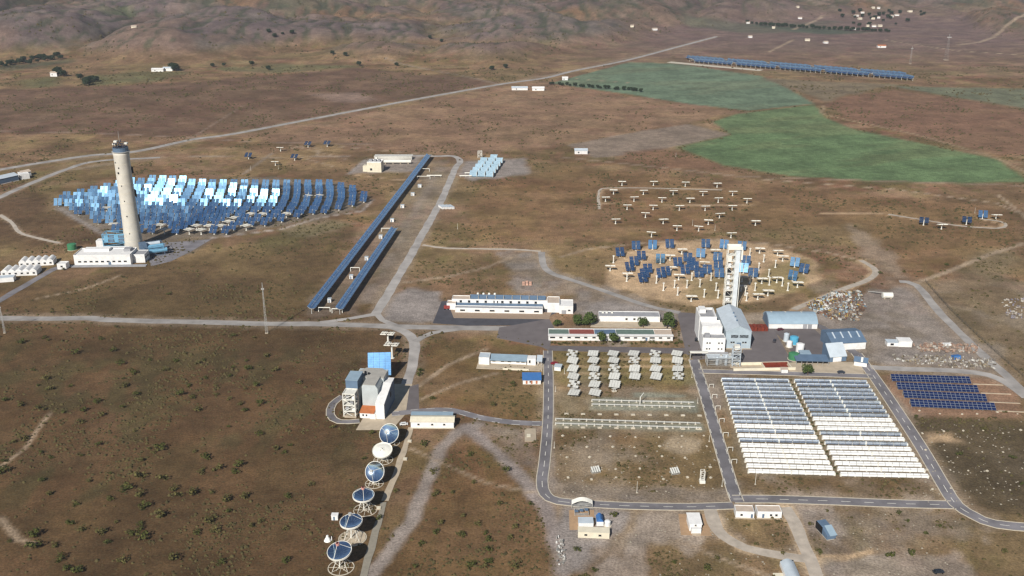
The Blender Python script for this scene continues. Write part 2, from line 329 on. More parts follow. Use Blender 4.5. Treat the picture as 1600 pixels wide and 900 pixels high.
# tracks (bare trodden soil in the land itself)
tr = A3('#a2937f'); tr2 = A3('#b39d82')
T = [([(0,336),(18,348),(32,364),(62,373),(95,380)],4,tr),([(660,383),(700,388),(800,390),(845,393)],4.5,tr2),
 ([(598,446),(700,432),(760,418),(800,402)],3,tr),([(875,402),(915,390),(960,384),(1040,377),(1120,374),(1200,381),(1290,394),(1345,407)],2.6,tr),
 ([(1345,407),(1368,425),(1355,438),(1310,455),(1240,484)],6,A3('#b8a488')),
 ([(936,326),(938,300),(946,295),(1000,294),(1130,296)],3.2,tr2),([(942,318),(1060,320),(1180,321)],2.6,tr2),
 ([(1285,333),(1380,334),(1450,345),(1500,353),(1562,356),(1570,350),(1530,342)],3.4,tr2),
 ([(1560,305),(1598,335),(1606,345)],3,tr),([(1190,280),(1400,296),(1560,318),(1590,332)],2.6,tr),
 ([(1600,380),(1545,398),(1480,425),(1428,443)],4.5,tr),([(575,905),(640,820),(672,740),(690,700),(716,674),(745,665)],6.5,A3('#948d86')),
 ([(728,668),(770,700),(808,738),(850,790),(870,850)],7.0,A3('#948d88')),([(640,700),(760,755),(860,775)],1.6,tr),
 ([(1112,796),(1122,828),(1160,855),(1225,868),(1280,876)],6.5,A3('#c0ae94')),([(1228,793),(1247,830),(1262,868),(1276,905)],6.8,A3('#c0ae94')),
 ([(1250,868),(1320,872),(1360,862)],2.6,c_sand),([(1060,845),(1120,870),(1200,900)],2,tr),
 ([(652,605),(700,570),(760,545)],2.6,tr),([(655,625),(720,598),(780,582)],2,tr),([(0,730),(40,700),(60,670),(78,645)],2,tr),([(0,810),(28,842),(50,850)],3,tr),
 ([(0,205),(150,208),(300,215),(400,222),(600,226)],4,A3('#8a7a6c')),([(300,215),(340,190),(380,165)],2.5,A3('#8a7a6c')),([(300,244),(420,246),(545,244)],4,A3('#8f8375')),
 ([(380,272),(410,250),(425,240)],4,A3('#8f8375')),([(430,235),(480,228),(500,233),(495,242)],3,tr),([(460,243),(520,260)],2,tr),([(520,228),(690,244)],2.2,tr),
 ([(780,132),(740,122),(600,95)],5,A3('#8c8073')),([(545,250),(500,238),(450,226)],1.8,tr),([(545,272),(600,279),(655,283)],3,tr2),([(545,272),(570,250)],3.5,c_gravel),
 ([(1288,165),(1283,176),(1300,182),(1440,212),(1560,248),(1606,270)],4,A3('#978870')),([(880,246),(1000,258),(1160,276),(1600,290)],5,A3('#8d7d6b')),
 ([(860,120),(990,130)],2,tr),([(1500,70),(1530,66),(1570,52),(1604,42)],9,A3('#a39481')),([(1380,62),(1500,80),(1600,86)],5,tr),([(1200,82),(1240,62)],6,tr),([(1240,46),(1285,28)],8,A3('#a39481')),
 ([(85,320),(120,342),(165,368)],4,c_gravel),([(330,372),(440,358),(500,340),(565,330),(582,312)],3,c_pale),
 ([(60,466),(130,452),(190,430)],2,tr),([(860,560),(862,770)],1.4,c_pale),([(905,560),(1080,562)],1.2,c_sand),([(880,572),(1080,573)],1.2,c_sand),([(880,584),(1080,586)],1.2,c_sand),([(870,608),(1088,610)],1.2,c_sand)]
_sh = A3('#978a78')
for k, (q, wd) in enumerate((([(0,497),(140,497),(170,500),(420,506),(560,508),(700,512),(850,514)],15),([(586,492),(640,402),(690,312),(719,252)],12),([(-60,275),(60,255),(210,237),(360,210),(560,172),(780,132),(900,110),(1060,73),(1120,57)],16),([(632,518),(648,534),(644,572),(634,604)],11),([(846,394),(860,426),(900,440),(960,460),(1062,489)],11),([(1432,446),(1470,490),(1520,540),(1575,590)],13),([(0,308),(40,290),(100,266),(250,246)],12),([(1360,574),(1500,580),(1545,586),(1575,600)],11),([(855,662),(856,600)],10),([(850,720),(847,752),(872,783),(1000,791),(1146,790)],10),([(1146,780),(1300,783),(1490,789)],10),([(1402,642),(1440,700),(1494,788),(1556,819)],11))): line(q, wd, _sh, .55, 3.0, 3.0, 50+k)
for k, (q, wd, col) in enumerate(T): line(q, wd, col, .9, max(1.2, wd*.25), wd*.22, k)
_lu = C.mean(-1, keepdims=True); C = np.clip(_lu+(C-_lu)*1.12, 0, 1)*np.array([1.0, .945, .925])
me = bpy.data.meshes.new('ground')
vv = np.stack([gX, gY, gH-0.0], -1).reshape(-1, 3)
ii = np.arange(NX*NY).reshape(NY, NX)
ff = np.stack([ii[:-1, :-1], ii[:-1, 1:], ii[1:, 1:], ii[1:, :-1]], -1).reshape(-1, 4)
me.vertices.add(len(vv)); me.vertices.foreach_set('co', vv.astype(np.float32).ravel())
me.loops.add(len(ff)*4); me.loops.foreach_set('vertex_index', ff.astype(np.int32).ravel())
me.polygons.add(len(ff)); me.polygons.foreach_set('loop_start', np.arange(0, len(ff)*4, 4, dtype=np.int32))
me.polygons.foreach_set('use_smooth', np.ones(len(ff), bool))
me.update(calc_edges=True)
ca = me.color_attributes.new('soil', 'FLOAT_COLOR', 'POINT')
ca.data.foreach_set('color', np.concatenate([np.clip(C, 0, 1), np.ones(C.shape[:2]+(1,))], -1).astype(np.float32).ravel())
gm = bpy.data.materials.new('soil'); gm.use_nodes = True
nt = gm.node_tree; b = nt.nodes['Principled BSDF']; b.inputs['Roughness'].default_value = .95; b.inputs['Specular IOR Level'].default_value = .1
def nd(t, **k):
    x = nt.nodes.new(t)
    for a, v in k.items(): setattr(x, a, v)
    return x
geo = nd('ShaderNodeNewGeometry'); att = nd('ShaderNodeAttribute', attribute_name='soil')
def noise(scale, det, rough=.6):
    x = nd('ShaderNodeTexNoise'); x.inputs['Scale'].default_value = scale; x.inputs['Detail'].default_value = det; x.inputs['Roughness'].default_value = rough
    nt.links.new(geo.outputs['Position'], x.inputs['Vector']); return x
def ramp(src, a, b2, lo, hi):
    m = nd('ShaderNodeMapRange', interpolation_type='SMOOTHSTEP'); nt.links.new(src, m.inputs[0])
    for i, v in zip((1, 2, 3, 4), (a, b2, lo, hi)): m.inputs[i].default_value = v
    return m.outputs[0]
f1 = ramp(noise(.9, 5, .7).outputs['Fac'], .30, .70, .66, 1.28)       # stones and tufts, about a metre
f2 = ramp(noise(.16, 4).outputs['Fac'], .35, .65, .86, 1.12)
f3 = ramp(noise(.028, 8, .68).outputs['Fac'], .32, .68, .74, 1.24)     # broader mottling of growth and stone
mu0 = nd('ShaderNodeMath', operation='MULTIPLY'); nt.links.new(f1, mu0.inputs[0]); nt.links.new(f3, mu0.inputs[1])
mu = nd('ShaderNodeMath', operation='MULTIPLY'); nt.links.new(mu0.outputs[0], mu.inputs[0]); nt.links.new(f2, mu.inputs[1])
vm = nd('ShaderNodeVectorMath', operation='SCALE'); nt.links.new(att.outputs['Color'], vm.inputs[0]); nt.links.new(mu.outputs[0], vm.inputs['Scale'])
mx = nd('ShaderNodeMix', data_type='RGBA'); mx.inputs['B'].default_value = lin('#55513a')+(1,)
sp = ramp(noise(.55, 3, .75).outputs['Fac'], .56, .68, 0, .55)         # low tufts
sx_ = nd('ShaderNodeSeparateColor'); nt.links.new(att.outputs['Color'], sx_.inputs[0])
sm_ = nd('ShaderNodeMath', operation='MULTIPLY'); nt.links.new(sp, sm_.inputs[0]); nt.links.new(ramp(sx_.outputs[1], .16, .28, 1, .15), sm_.inputs[1])
nt.links.new(sm_.outputs[0], mx.inputs['Factor']); nt.links.new(vm.outputs[0], mx.inputs['A'])
nt.links.new(mx.outputs['Result'], b.inputs['Base Color'])
bp = nd('ShaderNodeBump'); bp.inputs['Strength'].default_value = .5; bp.inputs['Distance'].default_value = .5
nt.links.new(noise(.7, 5, .7).outputs['Fac'], bp.inputs['Height']); nt.links.new(bp.outputs['Normal'], b.inputs['Normal'])
me.materials.append(gm)
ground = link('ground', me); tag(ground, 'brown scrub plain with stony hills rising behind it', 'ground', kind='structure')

# ------------------------------------------------------------------ roads and hard standing
M_ROAD = mat('worn asphalt', '#7c787a', .9, var=.34, scale=.10)
M_ROAD2 = mat('pale road', '#a6a09a', .95, var=.3, scale=.10)
M_ASPH = mat('dark asphalt', '#4a494e', .9, var=.2, scale=.2)
M_YARD = mat('yard asphalt', '#6b6463', .9, var=.16, scale=.15)
M_CONC = mat('concrete', '#b3a48e', .9, var=.16, scale=.25)
M_KERB = mat('kerb stone', '#c3b9a6', .9, var=.15, scale=.5)
M_PAINT = mat('road paint', '#d8d4c8', .8, var=.2, scale=.8)
def smooth_line(q, step=6.0):
    """Catmull-Rom through the points, then even steps."""
    q = [Vector((p[0], p[1])) for p in q]; q = [q[0]*2-q[1]]+q+[q[-1]*2-q[-2]]; out = []
    for i in range(1, len(q)-2):
        n = max(2, int((q[i+1]-q[i]).length/step))
        for k in range(n):
            t = k/n; a, b_, c, d = q[i-1], q[i], q[i+1], q[i+2]
            out.append(.5*((2*b_)+(c-a)*t+(2*a-5*b_+4*c-d)*t*t+(3*b_-a-3*c+d)*t**3))
    out.append(q[-2]); return out
def strip_mesh(mb, q, off0, off1, z0, z1=None, rag=0.0):
    L, R = [], []
    for i, p in enumerate(q):
        d = (q[min(i+1, len(q)-1)]-q[max(i-1, 0)]).normalized(); n = Vector((-d.y, d.x))
        j1 = rag*(math.sin(i*1.7+p.x*.13)+math.sin(i*.61+p.y*.07)); j0 = rag*(math.sin(i*1.31+p.y*.11)+math.sin(i*.47+p.x*.05))
        L.append(p+n*(off1+j1)); R.append(p+n*(off0+j0))
    n = len(q); vs = [(p.x, p.y, z0 if z1 is None else z1) for p in L]+[(p.x, p.y, z0 if z1 is None else z1) for p in R]
    fs = [(i, i+n, i+1+n, i+1) for i in range(n-1)]
    if z1 is not None:
        vs += [(p.x, p.y, z0) for p in L]+[(p.x, p.y, z0) for p in R]
        fs += [(i, i+1, i+1+2*n, i+2*n) for i in range(n-1)]+[(i+n, i+3*n, i+1+3*n, i+1+n) for i in range(n-1)]
    mb.add(vs, fs)
_zr = [0.02]
def road(name, pts, wid, m, label, kerb=False, dash=False, edge=False):
    _zr[0] += .006; z = _zr[0]
    q = smooth_line(pp(pts)); mb = MB(); strip_mesh(mb, q, -wid/2, wid/2, z, None, 0.0 if (kerb or edge) else .22)
    o = mb.build(name, m); tag(o, label, 'road', kind='structure')
    for off, flag in ((-wid/2, kerb), (wid/2, kerb)):
        if flag:
            k = MB(); strip_mesh(k, q, off-.22, off+.22, 0.0, .16); k.build('kerb', M_KERB, o)
    if dash or edge:
        for off in ([0] if dash else [])+([-wid/2+.55, wid/2-.55] if edge else []):
            i = 0; d = 0
            k = MB(); acc = []
            qq = smooth_line(pp(pts), 2.0)
            on = True; run = [qq[0]]
            for a_, b_ in zip(qq[:-1], qq[1:]):
                d += (b_-a_).length
                if on: run.append(b_)
                if d > (3.4 if on else 4.2):
                    if on and len(run) > 1: strip_mesh(k, run, off-.16, off+.16, z+.006)
                    on = not on; d = 0; run = [b_]
            if k.f: tag(k.build('lane_marking', M_PAINT, o), kind='stuff')
    return o
road('highway', [(-120,285),(0,265),(60,255),(140,243),(210,237),(300,218),(360,210),(450,193),(560,172),(650,155),(780,132),(850,122),(900,110),(980,94),(1060,73),(1120,57)], 9, M_ROAD2, 'long pale highway crossing the plain to the hills')
road('access_road', [(-60,335),(0,308),(40,290),(100,266),(150,252),(250,246)], 7, M_ROAD2, 'pale access road curving past the tower field')
road('road', [(-80,496),(0,497),(60,498),(140,497),(170,500),(300,503),(420,506),(480,506),(560,508),(640,511),(700,512),(780,513),(850,514)], 7.5, M_ROAD2, 'pale straight road running across the plain in front of the works')
road('road', [(586,492),(601,468),(640,402),(660,366),(690,312),(711,264),(719,252),(708,244),(680,244),(640,243)], 6.6, M_ROAD2, 'grey road beside the long collector rows')
road('road', [(500,504),(545,498),(586,491)], 4.5, M_ROAD2, 'slip road joining the collector rows')
road('road', [(588,488),(598,500),(618,508)], 4.5, M_ROAD2, 'slip road east of the collector rows')
road('road', [(606,510),(632,518),(648,534),(644,572),(634,604),(629,645)], 6.4, M_ROAD2, 'worn road leading to the solar furnace')
road('road', [(648,534),(676,520),(722,514)], 4.6, M_ROAD2, 'branch road with bare verges')
road('road', [(612,647),(660,642),(705,641),(748,652),(800,660),(850,662)], 5.2, M_ROAD, 'asphalt road with white edge stones south of the furnace', edge=True)
road('road', [(536,619),(520,631),(516,648),(530,659),(562,658)], 4.2, M_ROAD, 'narrow asphalt loop round the furnace frame', kerb=True)
road('road', [(856,548),(857,600),(856,660),(851,720),(847,752),(852,772),(872,783),(930,788),(1000,791),(1080,792),(1146,790)], 5.4, M_ROAD, 'asphalt road along the stowed panel field', kerb=True, dash=True)
road('road', [(1084,562),(1100,612),(1124,694),(1144,762),(1152,784)], 6.0, M_ROAD, 'asphalt road between panel field and white troughs', edge=True, kerb=True)
road('road', [(1146,780),(1200,780),(1300,783),(1400,787),(1490,789)], 6.2, M_ROAD, 'asphalt road below the white troughs', kerb=True, dash=True)
road('road', [(1338,552),(1368,592),(1402,642),(1440,700),(1474,758),(1494,788),(1522,806),(1556,819),(1640,827)], 6.4, M_ROAD, 'asphalt road east of the white troughs', kerb=True, dash=True)
road('road', [(1092,580),(1200,583),(1300,586),(1362,588)], 5.2, M_ROAD, 'service road between the works and the white troughs', kerb=True)
road('road', [(1360,574),(1420,577),(1500,580),(1545,586),(1575,600),(1604,622)], 6, M_ROAD2, 'gravel road above the blue panel rows')
road('road', [(846,394),(848,412),(860,426),(900,440),(960,460),(1012,478),(1062,489)], 5.2, M_ROAD2, 'pale dirt road bending round the mirror circle')
road('road', [(1405,440),(1432,446),(1470,490),(1520,540),(1575,590),(1620,635)], 6, M_ROAD2, 'dirt road along the fence')
road('road', [(-60,506),(0,469),(40,446),(86,420),(110,414)], 6, M_ROAD, 'asphalt lane beside the white control buildings')
road('road', [(1268,505),(1300,520),(1340,556)], 5.5, M_ROAD, 'short asphalt lane beside the blue grey sheds')
M_TRACK = mat('trodden track', '#b3a798', .95, var=.22, scale=.25)
road('track', [(1110,796),(1116,818),(1130,838),(1165,857),(1225,869),(1272,874)], 5.4, M_TRACK, 'pale dirt track curving past the foreground cabins')
road('track', [(1226,793),(1240,815),(1252,845),(1264,872),(1278,908)], 5.6, M_TRACK, 'pale dirt track running down from the lower road')
road('track', [(1345,407),(1364,418),(1368,428),(1352,439),(1310,455),(1240,484)], 4.6, M_TRACK, 'pale dirt track rounding the sandy circle')
road('track', [(936,327),(935,308),(938,297),(950,294),(1010,294),(1128,297)], 2.6, M_TRACK, 'thin pale track behind the stowed heliostats')
road('track', [(1388,335),(1450,345),(1500,353),(1558,357),(1572,352),(1562,346),(1530,342)], 3.0, M_TRACK, 'thin pale track looping at the right')
road('track', [(660,383),(700,388),(800,390),(845,393)], 3.4, M_TRACK, 'pale track from the grey road to the gravel yard')
road('track', [(0,336),(18,348),(32,364),(62,373),(92,380)], 3.4, M_TRACK, 'pale track at the left below the access road')
road('footpath', [(566,905),(590,820),(600,785)], 3.0, mat('old path','#8d8678',.9), 'grey end of the path beside the dishes')
road('footpath', [(601,783),(622,730),(636,690),(642,668)], 3.0, M_CONC, 'pale concrete path beside the dishes')
def slab(name, pts, m, label, h=.05, px=True):
    q = pp(pts) if px else pts
    mb = MB(); mb.prism(q, 0, h); return tag(mb.build(name, m), label, 'pavement', kind='structure')
slab('pavement', [(690,471),(676,505),(730,509),(845,508),(862,492),(895,478),(890,470),(700,470)], M_ASPH, 'dark asphalt round the long white laboratory', .055)
slab('pavement', [(704,484),(709,497),(858,499),(862,488)], mat('brown paving','#96826f',.95,var=.12), 'brown paved apron before the laboratory', .075)
slab('pavement', [(780,512),(858,498),(866,512),(858,548),(846,542),(776,528)], M_YARD, 'grey asphalt forecourt', .061)
slab('pavement', [(858,548),(860,540),(1070,544),(1072,553)], M_YARD, 'asphalt strip before the low office building', .065)
slab('pavement', [(1058,488),(1098,490),(1096,552),(1072,553)], M_YARD, 'dark car park beside the white tower building', .069)
slab('pavement', [(1096,548),(1110,560),(1085,563),(1072,553)], M_YARD, 'asphalt corner of the car park', .058)
slab('pavement', [(1100,552),(1160,552),(1168,508),(1205,510),(1212,520),(1238,566),(1145,570),(1096,560)], M_YARD, 'asphalt yard of the tower works', .072)
slab('pavement', [(1200,510),(1270,512),(1300,540),(1290,562),(1246,562),(1222,530)], M_YARD, 'grey yard between sheds', .067)
slab('pavement', [(568,652),(606,600),(644,600),(640,640),(612,672),(556,672)], M_CONC, 'concrete apron of the solar furnace', .066)
slab('pavement', [(640,604),(654,600),(655,640),(634,646)], M_YARD, 'small asphalt parking strip', .071)
slab('pavement', [(228,392),(250,380),(330,374),(300,392),(268,408),(236,416)], M_ROAD, 'grey hard standing behind the tower', .05)
slab('pavement', [(1246,566),(1345,566),(1350,584),(1170,580),(1165,572)], M_CONC, 'pale concrete yard before the sheds', .062)
slab('pavement', [(1064,836),(1060,803),(1104,803),(1112,837)], mat('tan pad','#a98b6c',.9), 'tan concrete pad under the white cabin', .06)
slab('pavement', [(890,828),(889,797),(928,797),(930,828)], mat('tan pad','#a98b6c',.9), 'tan pad of the curved test frame', .06)
# ------------------------------------------------------------------ heliostats
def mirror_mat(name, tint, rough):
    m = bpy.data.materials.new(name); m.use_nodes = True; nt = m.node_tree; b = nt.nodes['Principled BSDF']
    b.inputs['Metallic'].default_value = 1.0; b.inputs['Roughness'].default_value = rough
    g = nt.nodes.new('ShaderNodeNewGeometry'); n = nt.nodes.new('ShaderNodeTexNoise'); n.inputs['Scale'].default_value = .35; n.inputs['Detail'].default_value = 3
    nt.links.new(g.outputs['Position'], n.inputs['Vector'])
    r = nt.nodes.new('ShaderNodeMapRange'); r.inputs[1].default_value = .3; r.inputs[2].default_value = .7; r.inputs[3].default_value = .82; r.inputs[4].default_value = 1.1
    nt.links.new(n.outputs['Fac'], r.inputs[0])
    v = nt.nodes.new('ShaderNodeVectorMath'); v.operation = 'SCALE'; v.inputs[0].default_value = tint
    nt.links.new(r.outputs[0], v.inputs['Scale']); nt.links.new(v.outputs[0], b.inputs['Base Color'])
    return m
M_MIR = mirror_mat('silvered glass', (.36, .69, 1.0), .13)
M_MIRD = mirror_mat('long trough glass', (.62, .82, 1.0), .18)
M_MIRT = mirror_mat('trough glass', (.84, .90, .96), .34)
M_BACK = mat('heliostat back', '#d6d2c6', .75, var=.1, scale=1.5)
M_WHITE = mat('white paint', '#dedbd0', .7, var=.1, scale=.5)
M_GALV = mat('galvanised steel', '#aaa9a4', .6, var=.15, scale=.8)
M_BLACK = mat('black opening', '#16171a', .6, var=.1)
def mirror_mesh(w, h, cols, rows, gap=.12, mid=.45, t=.10, deep=.28):
    mb = MB(); cw = (w-mid)/cols
    for i in range(cols):
        x0 = -w/2+i*cw+(mid if i >= cols/2 else 0)
        for j in range(rows):
            z0 = -h/2+j*h/rows
            mb.use(M_MIR); a, b_, c, d = x0+gap/2, x0+cw-gap/2, z0+gap/2, z0+h/rows-gap/2
            mb.add([(a,0,c),(b_,0,c),(b_,0,d),(a,0,d)], [(0,1,2,3)])
            mb.use(M_BACK); mb.add([(a,t,c),(b_,t,c),(b_,t,d),(a,t,d),(a,.004,c),(b_,.004,c),(b_,.004,d),(a,.004,d)], [(1,0,3,2),(0,1,5,4),(1,2,6,5),(2,3,7,6),(3,0,4,7)])
    mb.use(M_BACK)
    for x in (-w*.36, -w*.14, w*.14, w*.36): mb.box(x-.06, x+.06, t, t+deep, -h*.48, h*.48)
    if deep > .29: mb.box(-w*.48, -.3, t, t+deep, h*.46, h*.49); mb.box(.3, w*.48, t, t+deep, h*.46, h*.49)
    mb.tube((-w*.47, t+.4, 0), (w*.47, t+.4, 0), .2, 6)
    return mb.mesh('mirror')
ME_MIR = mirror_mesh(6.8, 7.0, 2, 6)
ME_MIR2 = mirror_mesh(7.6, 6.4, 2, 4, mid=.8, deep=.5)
def ped_mesh(h):
    mb = MB(); mb.use(M_WHITE); mb.tube((0,0,0), (0,0,h-.5), .42, 8, .36); mb.tube((0,0,0), (0,0,.25), .8, 8)
    mb.use(M_GALV); mb.box(-.45, .45, -.4, .4, h-.5, h+.35); return mb.mesh('pedestal')
ME_PED = ped_mesh(4.2); ME_PED2 = ped_mesh(3.6)
def heliostat(base, normal, label, group, me=ME_MIR, stowed=False, h=4.2, roll=0.0):
    o = bpy.data.objects.new('heliostat', None); COL.objects.link(o); o.location = base; tag(o, label, 'heliostat', group)
    p = bpy.data.objects.new('pedestal', ME_PED2 if h < 4 else ME_PED); COL.objects.link(p); p.parent = o
    m = bpy.data.objects.new('mirror', me); COL.objects.link(m); m.parent = o
    az = math.atan2(normal.x, -normal.y); p.rotation_euler = (0, 0, az)
    el = math.asin(max(-1, min(1, normal.normalized().z)))
    n = normal.normalized()
    if stowed:       # face down, white back up
        m.rotation_euler = (math.radians(90+roll), 0, az); m.location = (0, 0, h+.3)
    else:
        m.rotation_euler = (-el, 0, az); m.location = Vector((0, 0, h+.1))+n*.55
    return o
SUNV = _sd.normalized()
def ranked(l):
    s = sorted(range(len(l)), key=lambda i: l[i][0]); r = [0]*len(l)
    for k, i in enumerate(s): r[i] = k+1
    return r
# --- the packed field of the tall tower
T1 = P(210, 388)
_f1 = pp([(88,322),(112,308),(160,296),(205,287),(300,282),(400,280),(480,285),(545,297),(577,314),(560,325),(500,337),(432,353),(360,368),(270,371),(184,366),(140,346)])
def inpoly(poly, x, y):
    return bool(poly_sd(poly, np.array([x*1.0]), np.array([y*1.0]))[0] < 0)
st1 = [(x/4.5+280, y/4.5+220) for x, y in ((80,640),(155,645),(150,593),(230,593),(305,575),(310,605),(370,550),(510,500),(580,500),(728,505),(530,582),(910,382),(1010,375))]+[(x/3.21, y/3.21+200) for x, y in ((530,480),(793,520),(797,482),(957,525),(560,400))]
grid = []
r = 0; y = 640.0; lab_of = {}
while y < 1010:
    for k in range(-75, 10):
        cx = k*10.2+26*math.sin((y-700)/75.0)+.12*(y-800)
        yy = y+.0011*(cx+230)**2*.4
        if inpoly(_f1, cx, yy): grid.append(Vector((cx+RNG.uniform(-.3,.3), yy+RNG.uniform(-.5,.5), 0))); lab_of[len(grid)-1] = r
    r += 1; y += 11.6
CESA = grid[:300]
_rows = sorted(set(lab_of[i] for i in range(len(CESA)))); _cnt = {}; where = []
for i in range(len(CESA)):
    rr = lab_of[i]; _cnt[rr] = _cnt.get(rr, 0)+1
    where.append('%s from the left in the %s row of the packed mirror field' % (nth(_cnt[rr]), nth(_rows.index(rr)+1)))
stow_ix = set()
for px, py in st1:
    q = P(px, py, 4.5)
    stow_ix.add(min(range(len(CESA)), key=lambda i: (CESA[i].xy-q.xy).length))
for i, b_ in enumerate(CESA):
    d = Vector((T1.x, T1.y, 62))-b_
    n = (d.normalized()+SUNV).normalized()
    az = math.atan2(n.x, -n.y); 
    # image position decides nothing: the back block stands by, tipped towards the sun
    back = (b_.y > 858 and b_.x < -215 and b_.x > -350) and RNG.random() < .62
    if i in stow_ix:
        heliostat(b_, Vector((math.sin(az), -math.cos(az), 0)), 'stowed white heliostat, '+where[i], 'stowed heliostats in the packed mirror field', stowed=True)
        continue
    el = math.radians(36.6+(2.6 if b_.x < -290 else 1.2 if b_.x < -250 else 0)+RNG.uniform(-3, 3)-(b_.y-780)*.05); az2 = az*.55+math.radians(RNG.uniform(-2, 2))
    if back:
        cdir = (Vector((0, 0, HCAM))-b_).normalized()
        aim = (SUNV+Vector((RNG.choice((-1,1))*RNG.uniform(.10,.24), RNG.uniform(-.10,.10), RNG.uniform(.0,.2)))).normalized()
        n = (cdir+aim).normalized()
        heliostat(b_, n, 'white glaring heliostat, '+where[i], 'glaring heliostats in the packed mirror field'); continue
    n = Vector((math.sin(az2)*math.cos(el), -math.cos(az2)*math.cos(el), math.sin(el)))
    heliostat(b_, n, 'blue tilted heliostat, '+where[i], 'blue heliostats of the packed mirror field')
# --- the round field of the lattice tower
T2 = P(1141, 477)
def c5(l): return [(920+x/3.46, 340+y/3.46) for x, y in l]
blue = c5([(168,186),(255,150),(345,145),(437,141),(284,205),(244,235),(220,265),(387,220),(318,275),(300,300),(290,325),(390,300),(415,290),(480,240),(535,215),(520,280),(605,192),(632,140),(553,240),(570,262),(595,297),(640,280),(697,212),(700,255),(705,298),(732,143),(828,152),(850,230),(837,272),(890,298),(1115,240),(1165,275),(1105,312)])
pale = {2, 7, 25, 32}
_bx = [b for i, b in enumerate(blue) if i not in pale]; _rb = dict(zip(_bx, ranked(_bx))); _px = [b for i, b in enumerate(blue) if i in pale]; _rp_ = dict(zip(_px, ranked(_px)))
for i, (px, py) in enumerate(blue):
    q = P(px, py, 4.2); q.z = 0
    d = Vector((T2.x, T2.y, 36))-q; az = math.atan2(d.x, -d.y)*.45-.12+RNG.uniform(-.08,.08); el = math.radians((36 if i not in pale else 15)+RNG.uniform(-3,3))
    if i in pale: az -= .2
    n = Vector((math.sin(az)*math.cos(el), -math.cos(az)*math.cos(el), math.sin(el)))
    heliostat(q, n, ('pale blue tracking heliostat on the sandy circle, %s from the left' % nth(_rp_[(px, py)])) if i in pale else ('deep blue tracking heliostat on the sandy circle, %s from the left' % nth(_rb[(px, py)])), ('pale' if i in pale else 'deep blue')+' heliostats on the sandy circle')
stowed = c5([(116,262),(208,303),(504,172),(440,205),(487,310),(445,268),(682,175),(626,243),(925,167),(1022,180),(1050,210),(937,330),(1018,325),(970,395),(915,415),(1130,350),(830,320),(825,370),(555,425)])
_rs = ranked(stowed)
for i, (px, py) in enumerate(stowed):
    q = P(px, py, 3.8); q.z = 0
    heliostat(q, Vector((RNG.uniform(-.15,.05), -1, 0)), 'flat stowed white heliostat on the sandy circle, %s from the left' % nth(_rs[i]), 'stowed heliostats on the sandy circle', ME_MIR2, True, h=3.6, roll=RNG.uniform(-21, -12))
poles = c5([(133,245),(365,355),(403,395),(463,380),(480,420),(530,380),(556,340),(600,375),(623,430),(660,340),(687,395),(698,435),(870,355),(870,205),(898,395),(975,365),(1075,395),(845,420),(852,450),(1008,270),(918,285),(972,320),(205,345),(1045,370),(945,240)])
me_p = MB(); me_p.use(M_WHITE); me_p.tube((0,0,0), (0,0,5.2), .42, 8, .36); me_p.tube((0,0,0), (0,0,.3), .9, 8); me_p.box(-.5,.5,-.4,.4,5.2,6.0); me_p.box(-.9,.9,-.15,.15,5.4,5.7)
me_p = me_p.mesh('pedestal')
_rs = ranked(poles)
for i, (px, py) in enumerate(poles):
    o = link('bare_pedestal', me_p, None, P(px, py), RNG.uniform(-.5,.5)); tag(o, 'white bare mirror post on the sandy circle, %s from the left' % nth(_rs[i]), 'post', 'bare posts on the sandy circle')
# --- stowed heliostats out on the plain
far = [(880+x/4, 240+y/4) for x, y in ((368,176),(565,176),(764,182),(963,187),(315,229),(502,232),(688,234),(874,239),(1060,239),(265,274),(443,274),(618,279),(793,281),(970,281),(1150,284),(400,324),(563,326),(727,329),(888,331),(1057,329))]
for i, (px, py) in enumerate(far):
    q = P(px, py, 3.8); q.z = 0
    heliostat(q, Vector((RNG.uniform(-.1,.1), -1, 0)), 'flat stowed heliostat between the pale tracks, %s from the left of the %s row' % ((nth(i+1), 'farthest') if i < 4 else (nth(i-3), 'second') if i < 9 else (nth(i-8), 'third') if i < 15 else (nth(i-14), 'nearest')), 'stowed heliostats between the pale tracks', ME_MIR2, True, h=3.6, roll=RNG.uniform(-21, -12))
far = [(880+x/4, 240+y/4) for x, y in ((515,374),(978,377),(328,412),(626,412),(908,417),(1203,422),(712,454),(848,457),(553,494),(1050,499))]
_rs = ranked(far)
for i, (px, py) in enumerate(far):
    q = P(px, py, 3.8); q.z = 0
    heliostat(q, Vector((RNG.uniform(-.3,.3), -1, 0)), 'large stowed heliostat on the scrub just behind the sandy circle, %s from the left' % nth(_rs[i]), 'stowed heliostats behind the sandy circle', ME_MIR2, True, h=3.6, roll=RNG.uniform(-21, -12))
for k, (px, py, el, lb) in enumerate([(1444,344,60,'blue heliostat tipped up beside the looping track, nearest the sandy circle'),(1472,350,None,'white stowed heliostat on the looping track beside a blue one'),(1511,343,55,'blue heliostat inside the loop of the eastern track'),(1557,335,None,'white stowed heliostat at the far end of the looping track'),(1536,334,30,'small pale blue heliostat behind the looping track')]):
    q = P(px, py, 4.5); q.z = 0
    if el is None: heliostat(q, Vector((0,-1,0)), lb, 'heliostats on the looping track', ME_MIR2, True, h=3.6, roll=-14)
    else: heliostat(q, Vector((-.2, -math.cos(math.radians(el)), math.sin(math.radians(el)))), lb, 'heliostats on the looping track', ME_MIR2)
